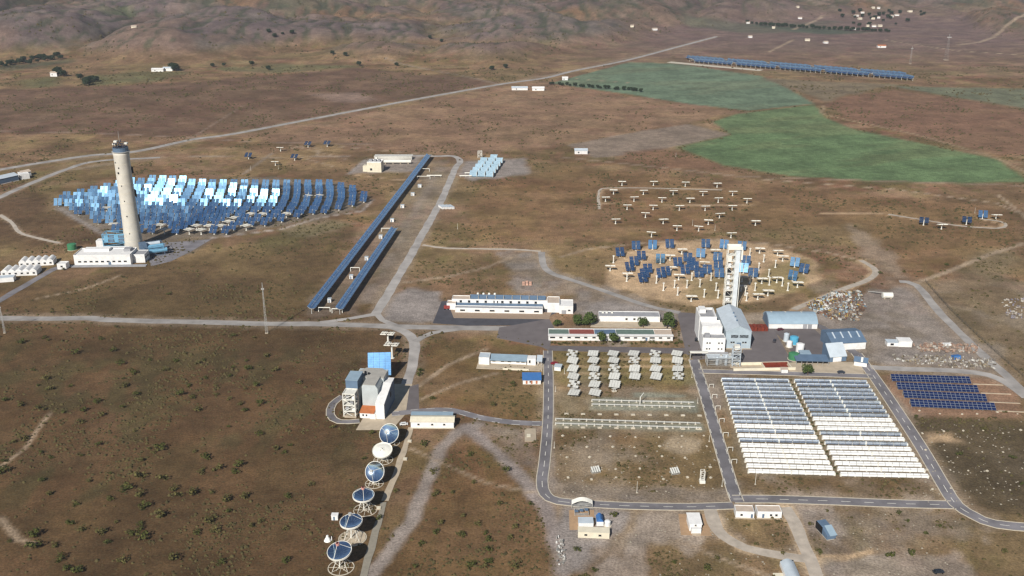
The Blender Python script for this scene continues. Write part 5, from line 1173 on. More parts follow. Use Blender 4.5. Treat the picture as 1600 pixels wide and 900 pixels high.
# ------------------------------------------------------------------ solar furnace
M_FUR = mat('grey green cladding', '#b3b9b8', .7, var=.1, scale=.3); M_FROOF = mat('furnace roof', '#a5a198', .85, var=.14, scale=.3)
q = P(562.5, 653)
t = empty('solar_furnace', q, math.radians(-7), 'grey clad solar furnace hall with white steel frame and orange roofed annex', 'building')
def part(name, m, fn, parent=t):
    mb = MB(); mb.use(m); fn(mb); return mb.build(name, None, parent)
part('annex', M_WALL, lambda mb: mb.box(0,7.6,0,5.4,0,3.0)); part('annex_roof', M_BRICK, lambda mb: mb.extx([(-.2,2.95),(6.4,4.0),(6.4,4.2),(-.2,3.15)], -.2, 7.7))
for x in (1.4, 3.2, 5.8): part('window', M_GLASS, lambda mb, x=x: mb.box(x,x+.8,-.05,.02,1.2,2.3))
part('hall', M_FUR, lambda mb: mb.exty([(0,0),(8.4,0),(8.4,14.2),(7.2,16),(.6,16),(0,15.2)], 6.4, 17)); part('rear_hall', M_FUR, lambda mb: mb.box(-6.6,9.0,17,28,0,15.2))
part('roof', M_FROOF, lambda mb: mb.box(.5,7.3,6.5,17.2,16.02,16.3)); part('rear_roof', M_FROOF, lambda mb: mb.prism([(-6.8,16.9),(9.2,16.9),(9.2,24),(6,28.3),(-3,28.3),(-6.8,22)],15.22,15.7))
for (x, y) in ((-1.6,18.5),(-.2,19.6),(-2.4,21)): part('roof_vent', M_BLACK, lambda mb, x=x, y=y: mb.box(x,x+.9,y,y+.9,15.7,16.7))
part('left_block', M_SLATE, lambda mb: mb.box(-8.6,-2.2,6.5,16.9,12.6,18.2)); part('left_block_roof', M_ROOFB, lambda mb: mb.extx([(6.3,18.22),(17.1,18.22),(17.1,18.7),(6.3,18.4)], -8.8, -2.0)); part('left_shaft', M_FUR, lambda mb: mb.box(-6.0,-2.2,10,16.9,0,12.58))
fr = part('steel_frame', M_WHITE, lambda mb: lattice(mb, -8.5, -2.3, 0, 6.2, 0, 13.6, 4, .34))
for k in range(1,5): part('platform', M_WHITE, lambda mb, k=k: mb.box(-8.5,-2.3,0,6.2,k*3.3-.12,k*3.3+.12))
for (x, z) in ((-7.6,3.6),(-5.2,6.9),(-4.2,3.6),(-7.2,10.0),(-4.0,10.1)): part('equipment', M_ROOFG if x < -5 else M_WALL, lambda mb, x=x, z=z: mb.box(x,x+1.7,1,3.4,z,z+1.9))
part('frame_base', M_CONC, lambda mb: mb.box(-9,-1.8,-.6,6.6,0,.9))
part('right_wing', M_WALL, lambda mb: mb.extx([(0,0),(23,0),(23,12.6),(17,12.6),(0,8.8)], 8.6, 13.2)); part('right_wing_roof', M_WALL, lambda mb: mb.extx([(-.2,8.82),(17,12.66),(23.2,12.66),(23.2,12.9),(17,12.9),(-.2,9.06)], 8.5, 13.4))
part('side_shade', M_SLATE, lambda mb: mb.extx([(.3,.2),(22.7,.2),(22.7,12.0),(17,12.0),(.3,8.3)], 13.2, 13.3)); part('side_door', M_BLACK, lambda mb: mb.box(13.31,13.36,13,15.4,6.2,9))  # shade of the white wing's right face painted as a dark slate plate
part('entrance', M_WALL, lambda mb: mb.box(5.6,8.58,-.6,5.2,0,2.8))
# the furnace's own flat heliostat
q = P(594, 591); t2 = empty('furnace_heliostat', q, math.radians(4), 'large bright blue flat heliostat behind the furnace hall', 'heliostat')
el = math.radians(28)
M_MIRL = mirror_mat('bright facet glass', (.30, .62, 1.0), .2)
fm = MB(); fm.use(M_MIRL); fm.add([(0,0,0),(3.15,0,0),(3.15,0,1.25),(0,0,1.25)], [(0,1,2,3)]); fm.use(M_BACK); fm.add([(0,.08,0),(3.15,.08,0),(3.15,.08,1.25),(0,.08,1.25)], [(3,2,1,0)]); fm = fm.mesh('facet')
for i in range(4):
    for j in range(10):
        u, v = -6.5+i*3.25, -5.8+j*1.3
        o = link('facet', fm, t2); o.location = (u, v*math.sin(el), 8.2+v*math.cos(el)); o.rotation_euler = (-el, 0, 0)
mb = MB(); mb.use(M_GALV); lattice(mb, -5.4, 5.4, 1.2, 2.2, .2, 4.6, 2, .15); mb.tube((0,1.6,0),(0,1.2,8.2), .5, 8); mb.tube((-5.6,.9,8.2),(5.6,.9,8.2), .3, 6); mb.build('support_frame', None, t2)
for (px, py, bx, by, lb) in ((605.5,521,606.5,535,'tall stowed heliostat beside the road fork, farther of two'),(613,538,613,559.5,'tall stowed heliostat beside the road fork, nearer to the furnace')):
    b_ = P(bx, by); h = height_for(b_, py)
    o = empty('tall_heliostat', b_, math.radians(-8), lb, 'heliostat', 'tall stowed heliostats')
    mb = MB(); mb.use(M_WHITE); mb.tube((0,0,0),(0,0,h-.4), .62, 10, .5); mb.tube((0,0,0),(0,0,.3),1.3,10); mb.build('pedestal', None, o)
    m = link('mirror', ME_MIR2, o, (0,0,h)); m.rotation_euler = (math.radians(86),0,0); m.scale = (1.1,1,1.0)
# ------------------------------------------------------------------ vegetation
def leaf_mat(name, c1, c2):
    m = bpy.data.materials.new(name); m.use_nodes = True; nt = m.node_tree; b = nt.nodes['Principled BSDF']
    b.inputs['Roughness'].default_value = .8; b.inputs['Specular IOR Level'].default_value = .15
    g = nt.nodes.new('ShaderNodeNewGeometry'); n = nt.nodes.new('ShaderNodeTexNoise'); n.inputs['Scale'].default_value = .9; n.inputs['Detail'].default_value = 3
    nt.links.new(g.outputs['Position'], n.inputs['Vector'])
    mr = nt.nodes.new('ShaderNodeMapRange'); mr.inputs[1].default_value = .3; mr.inputs[2].default_value = .7; nt.links.new(n.outputs['Fac'], mr.inputs[0])
    ad = nt.nodes.new('ShaderNodeMath'); ad.operation = 'MULTIPLY_ADD'; nt.links.new(g.outputs['Random Per Island'], ad.inputs[0]); ad.inputs[1].default_value = .5; 
    mul = nt.nodes.new('ShaderNodeMath'); mul.operation = 'MULTIPLY'; mul.inputs[1].default_value = .5; nt.links.new(mr.outputs[0], mul.inputs[0]); nt.links.new(mul.outputs[0], ad.inputs[2])
    mx = nt.nodes.new('ShaderNodeMix'); mx.data_type = 'RGBA'; mx.inputs['A'].default_value = lin(c1)+(1,); mx.inputs['B'].default_value = lin(c2)+(1,)
    nt.links.new(ad.outputs[0], mx.inputs['Factor']); nt.links.new(mx.outputs['Result'], b.inputs['Base Color']); return m
M_LEAF = leaf_mat('tree leaves', '#25331a', '#5a6834'); M_OLV = leaf_mat('olive shrub', '#2a2f16', '#5c5e2e'); M_DRY = leaf_mat('dry shrub', '#3c3a20', '#6b643a'); M_SCRUB = leaf_mat('scrub tufts', '#37321f', '#5e5434')
M_FARL = leaf_mat('dark far leaves', '#222e20', '#39452e')
M_BARK = mat('bark', '#5a4a3a', .9, var=.2, scale=3)
def leaf_cloud(rng, blobs, n, size):
    """leaf clumps: n small bent quads spread through overlapping lobes"""
    mb = MB()
    for _ in range(n):
        c, r = blobs[rng.randrange(len(blobs))]
        while True:
            d = Vector((rng.uniform(-1,1), rng.uniform(-1,1), rng.uniform(-1,1)))
            if .1 < d.length < 1: break
        d = d.normalized()*(d.length**.45)
        p = Vector(c)+Vector((d.x*r, d.y*r, d.z*r*.85))
        if p.z < .05: p.z = .05+rng.random()*.1
        nrm = (d+Vector((rng.uniform(-.7,.7), rng.uniform(-.7,.7), rng.uniform(-.3,.9)))).normalized()
        u = nrm.orthogonal().normalized(); w = nrm.cross(u); a_ = rng.uniform(0, 6.28)
        u, w = u*math.cos(a_)+w*math.sin(a_), w*math.cos(a_)-u*math.sin(a_); s = size*rng.uniform(.6, 1.35)
        mb.add([p-u*s, p+w*s*.6+nrm*s*.15, p+u*s, p-w*s*.6-nrm*s*.1], [(0,1,2,3)])
    return mb
def lobes(rng, R, H, k, base):
    return [((rng.uniform(-.55,.55)*R, rng.uniform(-.55,.55)*R, base+rng.uniform(.2,.85)*(H-base)), R*rng.uniform(.36,.62)) for _ in range(k)]
ME_TREE = []
for k in range(4):
    rg = random.Random(50+k); H = 6.4; R = 3.4
    cr = leaf_cloud(rg, lobes(rg, R, H, 9, 1.7)+[((0,0,4.0),2.2)], 1100, .42); cr.mats = [M_LEAF]; cr = cr.mesh('crown')
    tk = MB(); tk.use(M_BARK); tk.tube((0,0,0),(0,0,2.4),.28,7,.18)
    for j in range(5): a_ = j*1.26; tk.tube((0,0,1.6+j*.15),(1.5*math.cos(a_),1.5*math.sin(a_),3.6+.3*j),.12,5,.05)
    ME_TREE.append((cr, tk.mesh('trunk')))
def tree(p, s, label, k=0, group=None, sz=None, name='tree', m=None):
    o = empty(name, p, RNG.uniform(0, 6.28), label, 'tree', group); o.scale = (s, s, sz or s)
    c = link('crown', ME_TREE[k % 4][0], o); link('trunk', ME_TREE[k % 4][1], o)
    return o
for k, (px, py, s, lb) in enumerate(((900,509,1.05,'rounded green tree behind the banded roof, left of a pair'),(922,510,1.35,'broad green tree behind the banded roof, right of a pair'),(912,509,.95,'green tree squeezed between the pair behind the banded roof'),(871,510,.85,'small green tree at the left end of the office roof'),(1005,512,1.1,'round green tree before the rear office'),(1042,514,1.35,'tall green tree at the right end of the offices'),(942,535,.95,'slim dark tree in front of the office doors'),(961,537,1.15,'dense round tree in front of the office'),(1262,586,1.05,'round olive tree beside the service road'))):
    tree(P(px, py), s, lb, k, 'trees round the offices' if px < 1100 else None, sz=s*(1.15 if px in (942,1042,900) else .95))
ME_SHR = []
for k in range(6):
    rg = random.Random(90+k); cr = leaf_cloud(rg, lobes(rg, 1.35, 1.7, 5, .1), 110, .24); cr.mats = [M_OLV if k % 2 else M_DRY]; ME_SHR.append(cr.mesh('shrub'))
NSH = [0]
def shrub(p, s, label, group, sz=None, k=None):
    o = link('shrub', ME_SHR[RNG.randrange(6) if k is None else k], None, p, RNG.uniform(0, 6.28)); o.scale = (s, s, sz or s*.9); NSH[0] += 1
    return tag(o, label, 'shrub', group)
for i in range(30):
    shrub(P(862+i*6.9+RNG.uniform(-2,2), 537+RNG.uniform(-2,2.5)), RNG.uniform(.75,1.35), 'bushy shrub in the bed before the low office', 'office hedge shrubs')
for i in range(9): shrub(P(1056+RNG.uniform(-3,10), 516+i*3.2), RNG.uniform(.6,1.1), 'small shrub at the car park edge beside the offices', 'car park shrubs')
for i in range(21):
    t_ = i/20; q = lerp(lerp(B0, C0, .5), lerp(B1, C1, .5), t_); shrub(q+Vector((RNG.uniform(-.3,.3), RNG.uniform(-1,1)+1.8, 0)), .62, 'green shrub in the alley between the two trough blocks', 'alley shrubs', k=1)
# bushes of the dark heath, where the photograph shows them
H7 = [(65,355),(125,365),(145,370),(205,380),(268,372),(312,346),(322,388),(260,410),(392,362),(438,322),(405,297),(160,305),(152,272),(225,295),(78,465),(40,475),(12,535),(8,570),(314,482),(512,498),(422,255),(362,182),(480,212),(385,225),(562,216),(575,322),(602,295),(638,372),(770,352),(785,374),(832,350),(828,450),(885,497),(908,507),(660,525),(650,560),(695,560),(760,550),(750,572),(520,592),(445,585),(400,625),(448,642),(558,625),(568,645),(625,640),(675,635),(732,662),(780,652),(458,682),(515,712),(675,732),(688,760),(628,766),(225,735),(265,755),(112,770),(108,810),(175,805),(320,765),(345,795),(415,770),(455,782),(390,855),(550,855),(190,850),(215,880),(250,888),(915,855),(850,160+40),(880,245),(650,212),(690,295),(658,270),(155,148),(70,155),(322,145),(240,190),(105,245),(955,285),(795,240),(20,340),(530,243),(820,293),(735,262)]
for i, (x, y) in enumerate(H7):
    s = RNG.uniform(1.2, 2.4)*(1.15 if y > 560 else 1.0)
    shrub(P(x/2.045, 460+y/2.045), s, 'dark bush on the brown heath', 'heath bushes', sz=s*.75)
D7 = [(395,195),(410,440),(580,575),(670,650),(640,775),(545,760),(600,720),(785,650),(400,790),(455,610),(380,870),(570,870),(700,530),(510,610),(465,715),(225,400),(305,605),(620,870),(545,690),(250,700),(640,855),(200,490),(90,380),(270,265),(400,180),(720,225),(660,300),(735,870)]
for i, (x, y) in enumerate(D7):
    s = RNG.uniform(1.1, 2.0); shrub(P(480+x/2.25, 500+y/2.25), s, 'olive bush on the scrub right of the dishes', 'bushes beside the dishes', sz=s*.75)
for i, (px, py, s) in enumerate(((1390,871,1.7),(1425,867,1.45),(1404,803,1.1),(1418,815,.9),(1447,835,1.0),(1280,865,1.2),(1170,822,.8),(1293,800,.8),(1222,866,1.0))):
    shrub(P(px, py), s, 'dark green bush on the gravel by the lower road' if i in (0, 1) else 'low bush beside the pale looping tracks', 'dark bushes on the gravel' if i in (0, 1) else 'bushes by the looping tracks', k=1 if i < 2 else None)
_rp = [(smooth_line(pp(q_), 25), w_) for q_, w_ in (([(0,497),(300,503),(560,508),(850,514)],8),([(586,492),(660,366),(719,252)],8),([(606,510),(648,534),(634,604),(629,645)],8),([(612,647),(705,641),(800,660),(850,662)],6),([(856,548),(856,660),(847,752),(872,783),(1000,791),(1146,790)],7),([(1084,562),(1124,694),(1152,784)],8),([(1146,780),(1300,783),(1490,789)],8),([(1338,552),(1402,642),(1494,788),(1556,819),(1640,827)],8),([(566,905),(600,785),(642,668)],5),([(846,394),(860,426),(960,460),(1062,489)],7),([(1432,446),(1520,540),(1620,635)],7),([(0,265),(210,237),(450,193),(780,132)],11),([(0,308),(100,266),(250,246)],9),([(0,469),(86,420)],8))]
def on_road(q):
    for l_, w_ in _rp:
        for a_, b_ in zip(l_[:-1], l_[1:]):
            e = b_-a_; t_ = max(0, min(1, (q.xy-a_).dot(e)/(e.length_squared+1e-9)))
            if (q.xy-a_-e*t_).length < w_/2+2.2: return True
    return False
# remaining single bushes, spread thinly over the plain
cnt = 0
while NSH[0] < 296 and cnt < 4000:
    cnt += 1
    px, py = RNG.uniform(0, 1600), RNG.uniform(300, 900)
    if 470 < px < 730 and py < 520 or 840 < px < 1370 and 370 < py < 800 or 80 < px < 590 and 270 < py < 420 or 680 < px < 1100 and 450 < py < 600 or 500 < px < 660 and 510 < py < 900: continue
    if px > 1330 and 440 < py < 640: continue
    if on_road(P(px, py)): continue
    s = RNG.uniform(.9, 1.7); shrub(P(px, py), s, 'small bush on the open scrub', 'scattered scrub bushes', sz=s*.7)
# the low scrub nobody could count: thousands of small tufts in one mesh
rg = np.random.default_rng(4); N = 120000
yy = 300*np.exp(rg.random(N)*np.log(1750/300)); xx = (rg.random(N)*2-1)*(60+.56*yy)
dens = sstep(.46, .66, fbm(xx/30, yy/46, 4, 91))*.95+.06
gi = np.clip(np.searchsorted(_ys, yy), 0, NY-1); gj = np.clip(((xx/(200+.80*yy)+1)/2*(NX-1)).astype(int), 0, NX-1)
soil = C[gi, gj]; bright = soil.sum(1)
ok = (rg.random(N) < dens) & (bright < .50) & (soil[:, 1] < soil[:, 0]*1.05)
_block = [[(470,494),(655,244),(720,244),(600,500)],[(690,470),(676,510),(860,512),(900,470)],[(850,500),(1075,500),(1075,555),(850,550)],[(1090,480),(1300,490),(1360,590),(1100,590)],[(1118,590),(1366,590),(1455,748),(1165,742)],[(556,672),(606,596),(660,596),(712,672)],[(1380,585),(1575,590),(1600,650),(1420,650)]]
for blk in _block: ok &= poly_sd(pp(blk), xx, yy) > 0
for q_, w_ in _rp:
    for a_, b_ in zip(q_[:-1], q_[1:]):
        e = b_-a_; t_ = np.clip(((xx-a_.x)*e.x+(yy-a_.y)*e.y)/(e.length_squared+1e-9), 0, 1); ok &= ((xx-a_.x-t_*e.x)**2+(yy-a_.y-t_*e.y)**2) > (w_/2+.4)**2
xx, yy = xx[ok], yy[ok]; n_ = len(xx); sz = (.3+.9*rg.random(n_)**2.5)*(.55+yy/1000); hh = sz*(.45+.5*rg.random(n_))
ang = rg.random(n_)*6.28; vs = np.zeros((n_, 9, 3))
for k in range(5):
    a_ = ang+k*2*math.pi/5; rr = sz*(.7+.5*rg.random(n_)); vs[:, k] = np.stack([xx+rr*np.cos(a_), yy+rr*np.sin(a_), np.zeros(n_)+.0], -1)
for k in range(3):
    a_ = ang+k*2.1+.4; rr = sz*(.3+.35*rg.random(n_)); vs[:, 5+k] = np.stack([xx+rr*np.cos(a_), yy+rr*np.sin(a_), hh*(.6+.5*rg.random(n_))], -1)
vs[:, 8] = np.stack([xx, yy, hh*1.05], -1)
ft = np.array([(0,1,5),(1,6,5),(1,2,6),(2,3,6),(3,7,6),(3,4,7),(4,0,7),(0,5,7),(5,6,8),(6,7,8),(7,5,8)])
fa = (ft[None]+(np.arange(n_)*9)[:, None, None]).reshape(-1, 3)
me = bpy.data.meshes.new('scrub'); me.vertices.add(n_*9); me.vertices.foreach_set('co', vs.astype(np.float32).ravel())
me.loops.add(fa.size); me.loops.foreach_set('vertex_index', fa.astype(np.int32).ravel()); me.polygons.add(len(fa)); me.polygons.foreach_set('loop_start', np.arange(0, fa.size, 3, dtype=np.int32)); me.update(calc_edges=True); me.materials.append(M_SCRUB)
tag(link('scrub', me), 'low olive and straw scrub tufts over the plain', 'scrub', kind='stuff')

# scrub on the hills
N = 24000; yy = 1650+rg.random(N)**1.3*2600; xx = (rg.random(N)*2-1)*(80+.56*yy); zz = land_height(xx, yy)
ok = (zz > 1.5) & (rg.random(N) < .12+.88*sstep(.42, .62, fbm(xx/70, yy/90, 4, 95)))
xx, yy, zz = xx[ok], yy[ok], zz[ok]; n_ = len(xx); sz = 1.2+2.8*rg.random(n_)**2; hh = sz*.8; ang = rg.random(n_)*6.28; vs = np.zeros((n_, 6, 3))
for k in range(5):
    a_ = ang+k*2*math.pi/5; rr = sz*(.6+.6*rg.random(n_)); vs[:, k] = np.stack([xx+rr*np.cos(a_), yy+rr*np.sin(a_), zz-.9], -1)
vs[:, 5] = np.stack([xx+.3*sz, yy, zz+hh], -1)
ft = np.array([(0,1,5),(1,2,5),(2,3,5),(3,4,5),(4,0,5)]); fa = (ft[None]+(np.arange(n_)*6)[:, None, None]).reshape(-1, 3)
me = bpy.data.meshes.new('hill_scrub'); me.vertices.add(n_*6); me.vertices.foreach_set('co', vs.astype(np.float32).ravel())
me.loops.add(fa.size); me.loops.foreach_set('vertex_index', fa.astype(np.int32).ravel()); me.polygons.add(len(fa)); me.polygons.foreach_set('loop_start', np.arange(0, fa.size, 3, dtype=np.int32)); me.update(calc_edges=True); me.materials.append(M_SCRUB)
tag(link('hill_scrub', me), 'dark scrub dotted over the stony hills', 'scrub', kind='stuff')

# ------------------------------------------------------------------ the far plain and hills
def PT(px, py):
    """the point of the land seen at (px, py)"""
    a_ = Vector((0, 0, HCAM)); d = (P(px, py)-a_) if py > -120 else Vector((0,1,0)); d.normalize()
    s = np.linspace(300, 9000, 1800); X = a_.x+d.x*s; Y = a_.y+d.y*s; Z = a_.z+d.z*s
    g = land_height(X, Y); k = int(np.argmax(Z < g)); return Vector((X[k], Y[k], float(g[k])))
FAR = [(1110,70),(1136,91),(1272,83),(1230,91),(1405,65),(1505,37),(1272,15),(1236,15),(692,88),(500,158),(312,122),(1195,145),(1236,146),(1282,145),(1095,167),(684,8)]
FAR = [(1100+x/4.706, 10+y/4.706) for x, y in FAR]+[(1020,47),(985,42),(1170,58),(1258,63),(1288,67),(205,43),(1345,20),(1420,18),(1392,26)]
for k, (px, py) in enumerate(FAR):
    q = PT(px, py+1.2); b = B('farmhouse', q, q+Vector((RNG.uniform(6,11), RNG.uniform(-2,2), 0)), 'tiny white farmhouse on the far plain', 'house', 'far farmhouses'); b.o.location.z = q.z-.5; W = b.w
    b.box('wall', M_CREAM if k % 2 else M_WALL, 0, W, 0, 8, 0, 3.8); b.gable(M_TANR, 0, W, 0, 8, 3.8, 5.2)
for (px, py, w_, h_, lb, roof) in ((84,119,11,6,'white farmhouse beside dark trees under the left hills',M_TANR),(246,111.5,20,4,'long low white farm building under the left hills',M_WALL),(262,110.5,16,5,'pale farm block beside a round dark tree',M_PALE),(1378,74,16,4,'orange roofed shed far out on the right plain',M_BRICK),(812,140.5,24,3.5,'long white shed beside the highway, left of two',M_PALE),(841,141.5,18,4,'long white shed beside the highway, right of two',M_WALL),(883,125,9,3.5,'small white hut at the corner of the green field',M_WALL),(908,240,14,4,'small pale hut at the end of the grey field',M_PALE)):
    q = PT(px-w_*.5*scale_at(PT(px,py).y), py+1); b = B('farm_building', q, q+Vector((w_, 0, 0)), lb, 'house'); W = b.w
    b.box('wall', M_WALL, 0, W, 0, 8, -.5, h_); b.gable(roof, 0, W, 0, 8, h_, h_+1.6); b.win(W*.3, h_*.5, 1.6, 1.4, 0)
cf = ME_TREE[0][0].copy(); cf.materials[0] = M_FARL
def far_tree(px, py, s, label, group):
    o = empty('tree', PT(px, py), RNG.uniform(0, 6.28), label, 'tree', group); o.scale = (s*1.15, s*1.15, s); link('crown', cf, o); link('trunk', ME_TREE[0][1], o)
for (px, py) in ((88,117),(94,119),(91,115),(100,120)): far_tree(px, py, 1.7, 'dark tree beside the white farmhouse under the left hills', 'farmhouse trees')
for (px, py) in ((272,110),(275,112)): far_tree(px, py, 2.1, 'round dark tree beside the long farm building', 'farm building trees')
for (px, py) in ((126,125),(133,131),(135,134),(143,127),(150,128),(140,133),(137,129)): far_tree(px, py, 1.5, 'dark tree in the clump right of the green patch', 'clump trees')
for i in range(26): far_tree(2+i*3.7+RNG.uniform(-2,2), 104-i*.55+RNG.uniform(-3,3), RNG.uniform(.9,1.6), 'dark tree in the wooded belt at the far left', 'wooded belt trees')
for i in range(34): t_ = i/33; far_tree(1168+220*t_+RNG.uniform(-2,2), 36.5+14*t_**.6+RNG.uniform(-.6,.6), RNG.uniform(1.0,1.7), 'dark tree in the long far tree row before the village', 'far tree row')
for i in range(22): far_tree(858+i*6.8+RNG.uniform(-2,2), 132+i*.55+RNG.uniform(-.8,.8), RNG.uniform(.6,1.0), 'small dark tree along the green field edge', 'field edge trees')
for i in range(26): far_tree(RNG.uniform(1300,1450), RNG.uniform(18,42), RNG.uniform(.9,1.6), 'dark tree among the far village houses', 'village trees')
for (x, y) in ((420,110),(440,55),(455,53),(430,60),(420,52),(670,62),(690,66),(540,88),(520,86),(620,104),(790,107),(770,110),(395,103),(330,105),(350,104),(560,103)): far_tree(x+RNG.uniform(-2,2), y, RNG.uniform(.8,1.4), 'dark tree in a gully of the stony hills', 'gully trees')
# ------------------------------------------------------------------ masts, poles, fences, cars, scrap
def pylon(px, py, h, w_, label):
    q = PT(px, py); o = empty('pylon', q, 0, label, 'pylon'); mb = MB(); mb.use(M_GALV); n = 6
    for k in range(n):
        z0, z1 = h*k/n, h*(k+1)/n; a0, a1 = w_*(1-.85*k/n), w_*(1-.85*(k+1)/n)
        for sx, sy in ((-1,-1),(1,-1),(1,1),(-1,1)):
            mb.tube((sx*a0,sy*a0,z0),(sx*a1,sy*a1,z1),.06,4); mb.tube((sx*a0,sy*a0,z0),(-sx*a1,sy*a1,z1),.03,4)
    mb.build('frame', None, o)
    mb = MB(); mb.use(M_GALV); mb.box(-w_*1.3,w_*1.3,-.1,.1,h*.86,h*.89); mb.build('cross_arm', None, o)
    mb = MB(); mb.use(M_CONC); mb.box(-w_*1.3,w_*1.3,-w_*1.3,w_*1.3,0,.3); mb.build('base', None, o)
pylon(417,523,34,.7,'slim lattice mast standing on a pale base beside the straight road'); pylon(1478,94,46,3.0,'lattice pylon far out on the right plain'); pylon(8,523,20,.5,'slim lattice mast at the left edge of the straight road')
pylon(1422,100,30,1.6,'smaller pylon left of the far lattice pylon');
def pole(px, py, h, label, group, arm=False):
    o = empty('pole', P(px, py), 0, label, 'pole', group); mb = MB(); mb.use(M_WHITE); mb.tube((0,0,0),(0,0,h),.10,5,.06); mb.build('shaft', None, o)
    mb = MB(); mb.use(M_KERB); mb.box(-.35,.35,-.35,.35,0,.25); mb.build('base', None, o)
    if arm: mb = MB(); mb.use(M_WHITE); mb.box(-.1,1.2,-.08,.08,h-.1,h+.05); mb.build('arm', None, o)
for (px, py) in ((1180,757),(995,770),(1096,752),(882,584),(868,612),(866,700),(1081,590),(1090,630),(1108,690),(1128,760)): pole(px, py, 6 if px in (1180,995) else 3.6, 'thin white pole beside the panel field roads', 'poles round the panel field', px == 1180)
for (px, py) in ((715,358),(1056,245),(1117,360),(1082,352),(392,266),(435,264),(1523,333)): pole(px, py, 5, 'thin white marker pole out on the plain', 'marker poles on the plain')
# wire fence along the dirt road
fq = smooth_line(pp([(1434,440),(1475,487),(1530,540),(1588,592),(1640,640)]), 4.0)
fo = empty('wire_fence', (0,0,0), 0, 'dark wire fence slanting down beside the dirt road', 'fence'); M_FENCE = mat('fence wire', '#4b4a42', .7)
pm = MB(); pm.use(M_FENCE); pm.tube((0,0,0),(0,0,2.1),.09,5); pm = pm.mesh('post')
for i, q in enumerate(fq):
    o = link('post', pm, fo, (q.x+5.2, q.y, 0))
for z_ in (.4, .9, 1.4, 1.9):
    mb = MB(); mb.use(M_FENCE)
    for a_, b_ in zip(fq[:-1], fq[1:]): mb.tube((a_.x+5.2,a_.y,z_),(b_.x+5.2,b_.y,z_),.045,4)
    mb.build('wire', None, fo)
def car(px, py, rz, col, label, van=False):
    m = mat('car paint '+col, col, .3, .1, .05, spec=.5); o = empty('car', P(px, py), rz, label, 'car')
    h = 1.0 if not van else 1.5
    mb = MB(); mb.use(m); mb.extx([(-.85,.35),(.85,.35),(.88,.8),(.8,.95),(-.8,.95),(-.88,.8)], -2.1, 2.1); mb.build('body', None, o)
    mb = MB(); mb.use(m); mb.extx([(-.78,.95),(.78,.95),(.62,.5+h),(-.62,.5+h)], -1.5, 1.1); mb.build('cabin', None, o)
    for (x, y0) in ((-1.45,0),(1.06,0)):
        mb = MB(); mb.use(M_GLASS); mb.box(x-.08,x+.1,-.62,.62,1.0,.4+h); mb.build('windscreen', None, o)
    for y0 in (-1,1):
        mb = MB(); mb.use(M_GLASS); mb.box(-1.2,.8,min(y0*.66,y0*.76),max(y0*.66,y0*.76),1.02,.36+h); mb.build('side_window', None, o)
    for x in (-1.35,1.35):
        for y0 in (-.8,.8):
            mb = MB(); mb.use(M_BLACK); mb.tube((x,y0-.12,.34),(x,y0+.12,.34),.34,10); mb.build('wheel', None, o)
car(1088,532,1.4,'#22252b','black car parked in the dark car park'); car(866,569,.2,'#8d2630','dark red car beside the road at the fenced field'); car(631,664,.15,'#d9d9d6','white car parked at the concrete path end'); car(1466,895,.1,'#2c3138','dark car at the bottom edge'); car(1219,516,.3,'#5a2730','maroon car before the barrel shed'); car(1314,583,0,'#3b4048','grey car on the service road'); car(1210,534,1.2,'#3c3a40','dark grey car in the works yard')
b = B('red_truck', (695,484), (703,484), 'red lorry at the left end of the laboratory', 'lorry'); b.box('body', mat('red paint','#96433c',.5), 1.2, b.w, 0, 2.4, .7, 3.0); b.box('cab', mat('red paint','#96433c',.5), -.6, 1.1, .1, 2.3, .6, 2.4)
for x in (0, 1.9, b.w-.8):
    b.part('wheel', M_BLACK, lambda mb, x=x: mb.tube((x,-.05,.45),(x,2.45,.45),.45,10))
# scrap heaps: far too mixed to count
def heap(name, pts, n, cols, label, s0, s1, seed):
    rg_ = random.Random(seed); poly = pp(pts); xs = [p[0] for p in poly]; ys = [p[1] for p in poly]; mb = MB(); k = 0
    ms = [mat('scrap '+c, c, .8, var=.2) for c in cols]
    while k < n:
        x, y = rg_.uniform(min(xs), max(xs)), rg_.uniform(min(ys), max(ys))
        if not inpoly(poly, x, y): continue
        k += 1; mb.use(rg_.choice(ms)); L, w_, h = rg_.uniform(s0, s1), rg_.uniform(s0*.5, s1*.5), rg_.uniform(.3, s1*.55); a_ = rg_.uniform(0, 3.14)
        ca_, sa_ = math.cos(a_), math.sin(a_); z0 = rg_.uniform(0, .5); tl = rg_.uniform(-.5,.5)
        vs = [(x+ca_*u-sa_*v, y+sa_*u+ca_*v, z0+z+tl*u*.5+abs(tl)*L*.25) for z in (0, h) for u, v in ((-L/2,-w_/2),(L/2,-w_/2),(L/2,w_/2),(-L/2,w_/2))]
        mb.add(vs, [(0,3,2,1),(4,5,6,7),(0,1,5,4),(1,2,6,5),(2,3,7,6),(3,0,4,7)])
    tag(mb.build(name), label, 'scrap', kind='stuff')
heap('debris', [(1258,476),(1300,458),(1345,456),(1352,480),(1340,502),(1300,500),(1276,490)], 620, ['#a5a29a','#b5b2aa','#8d7a66','#7c5a48','#6b5444','#8a7b6a','#59564e','#9fb4bc','#d0cdc6','#b09655','#6d7b84','#5e4a3c'], 'mixed scrap heap of white, brown and yellow pieces', .5, 2.5, 1)
heap('debris', [(1424,540),(1460,536),(1530,540),(1526,552),(1440,550)], 210, ['#a98e7c','#967866','#b3a08e','#8f7c6c','#b5aea3'], 'pinkish rubble and broken bricks beside the white shed', .6, 2.2, 2)
heap('debris', [(1390,556),(1470,556),(1555,562),(1556,576),(1500,576),(1400,566)], 240, ['#b5b0a6','#a39c8e','#94866f','#cbc8bf','#7a7064','#6b6254'], 'pale rubble strip above the gravel road', .5, 1.9, 3)
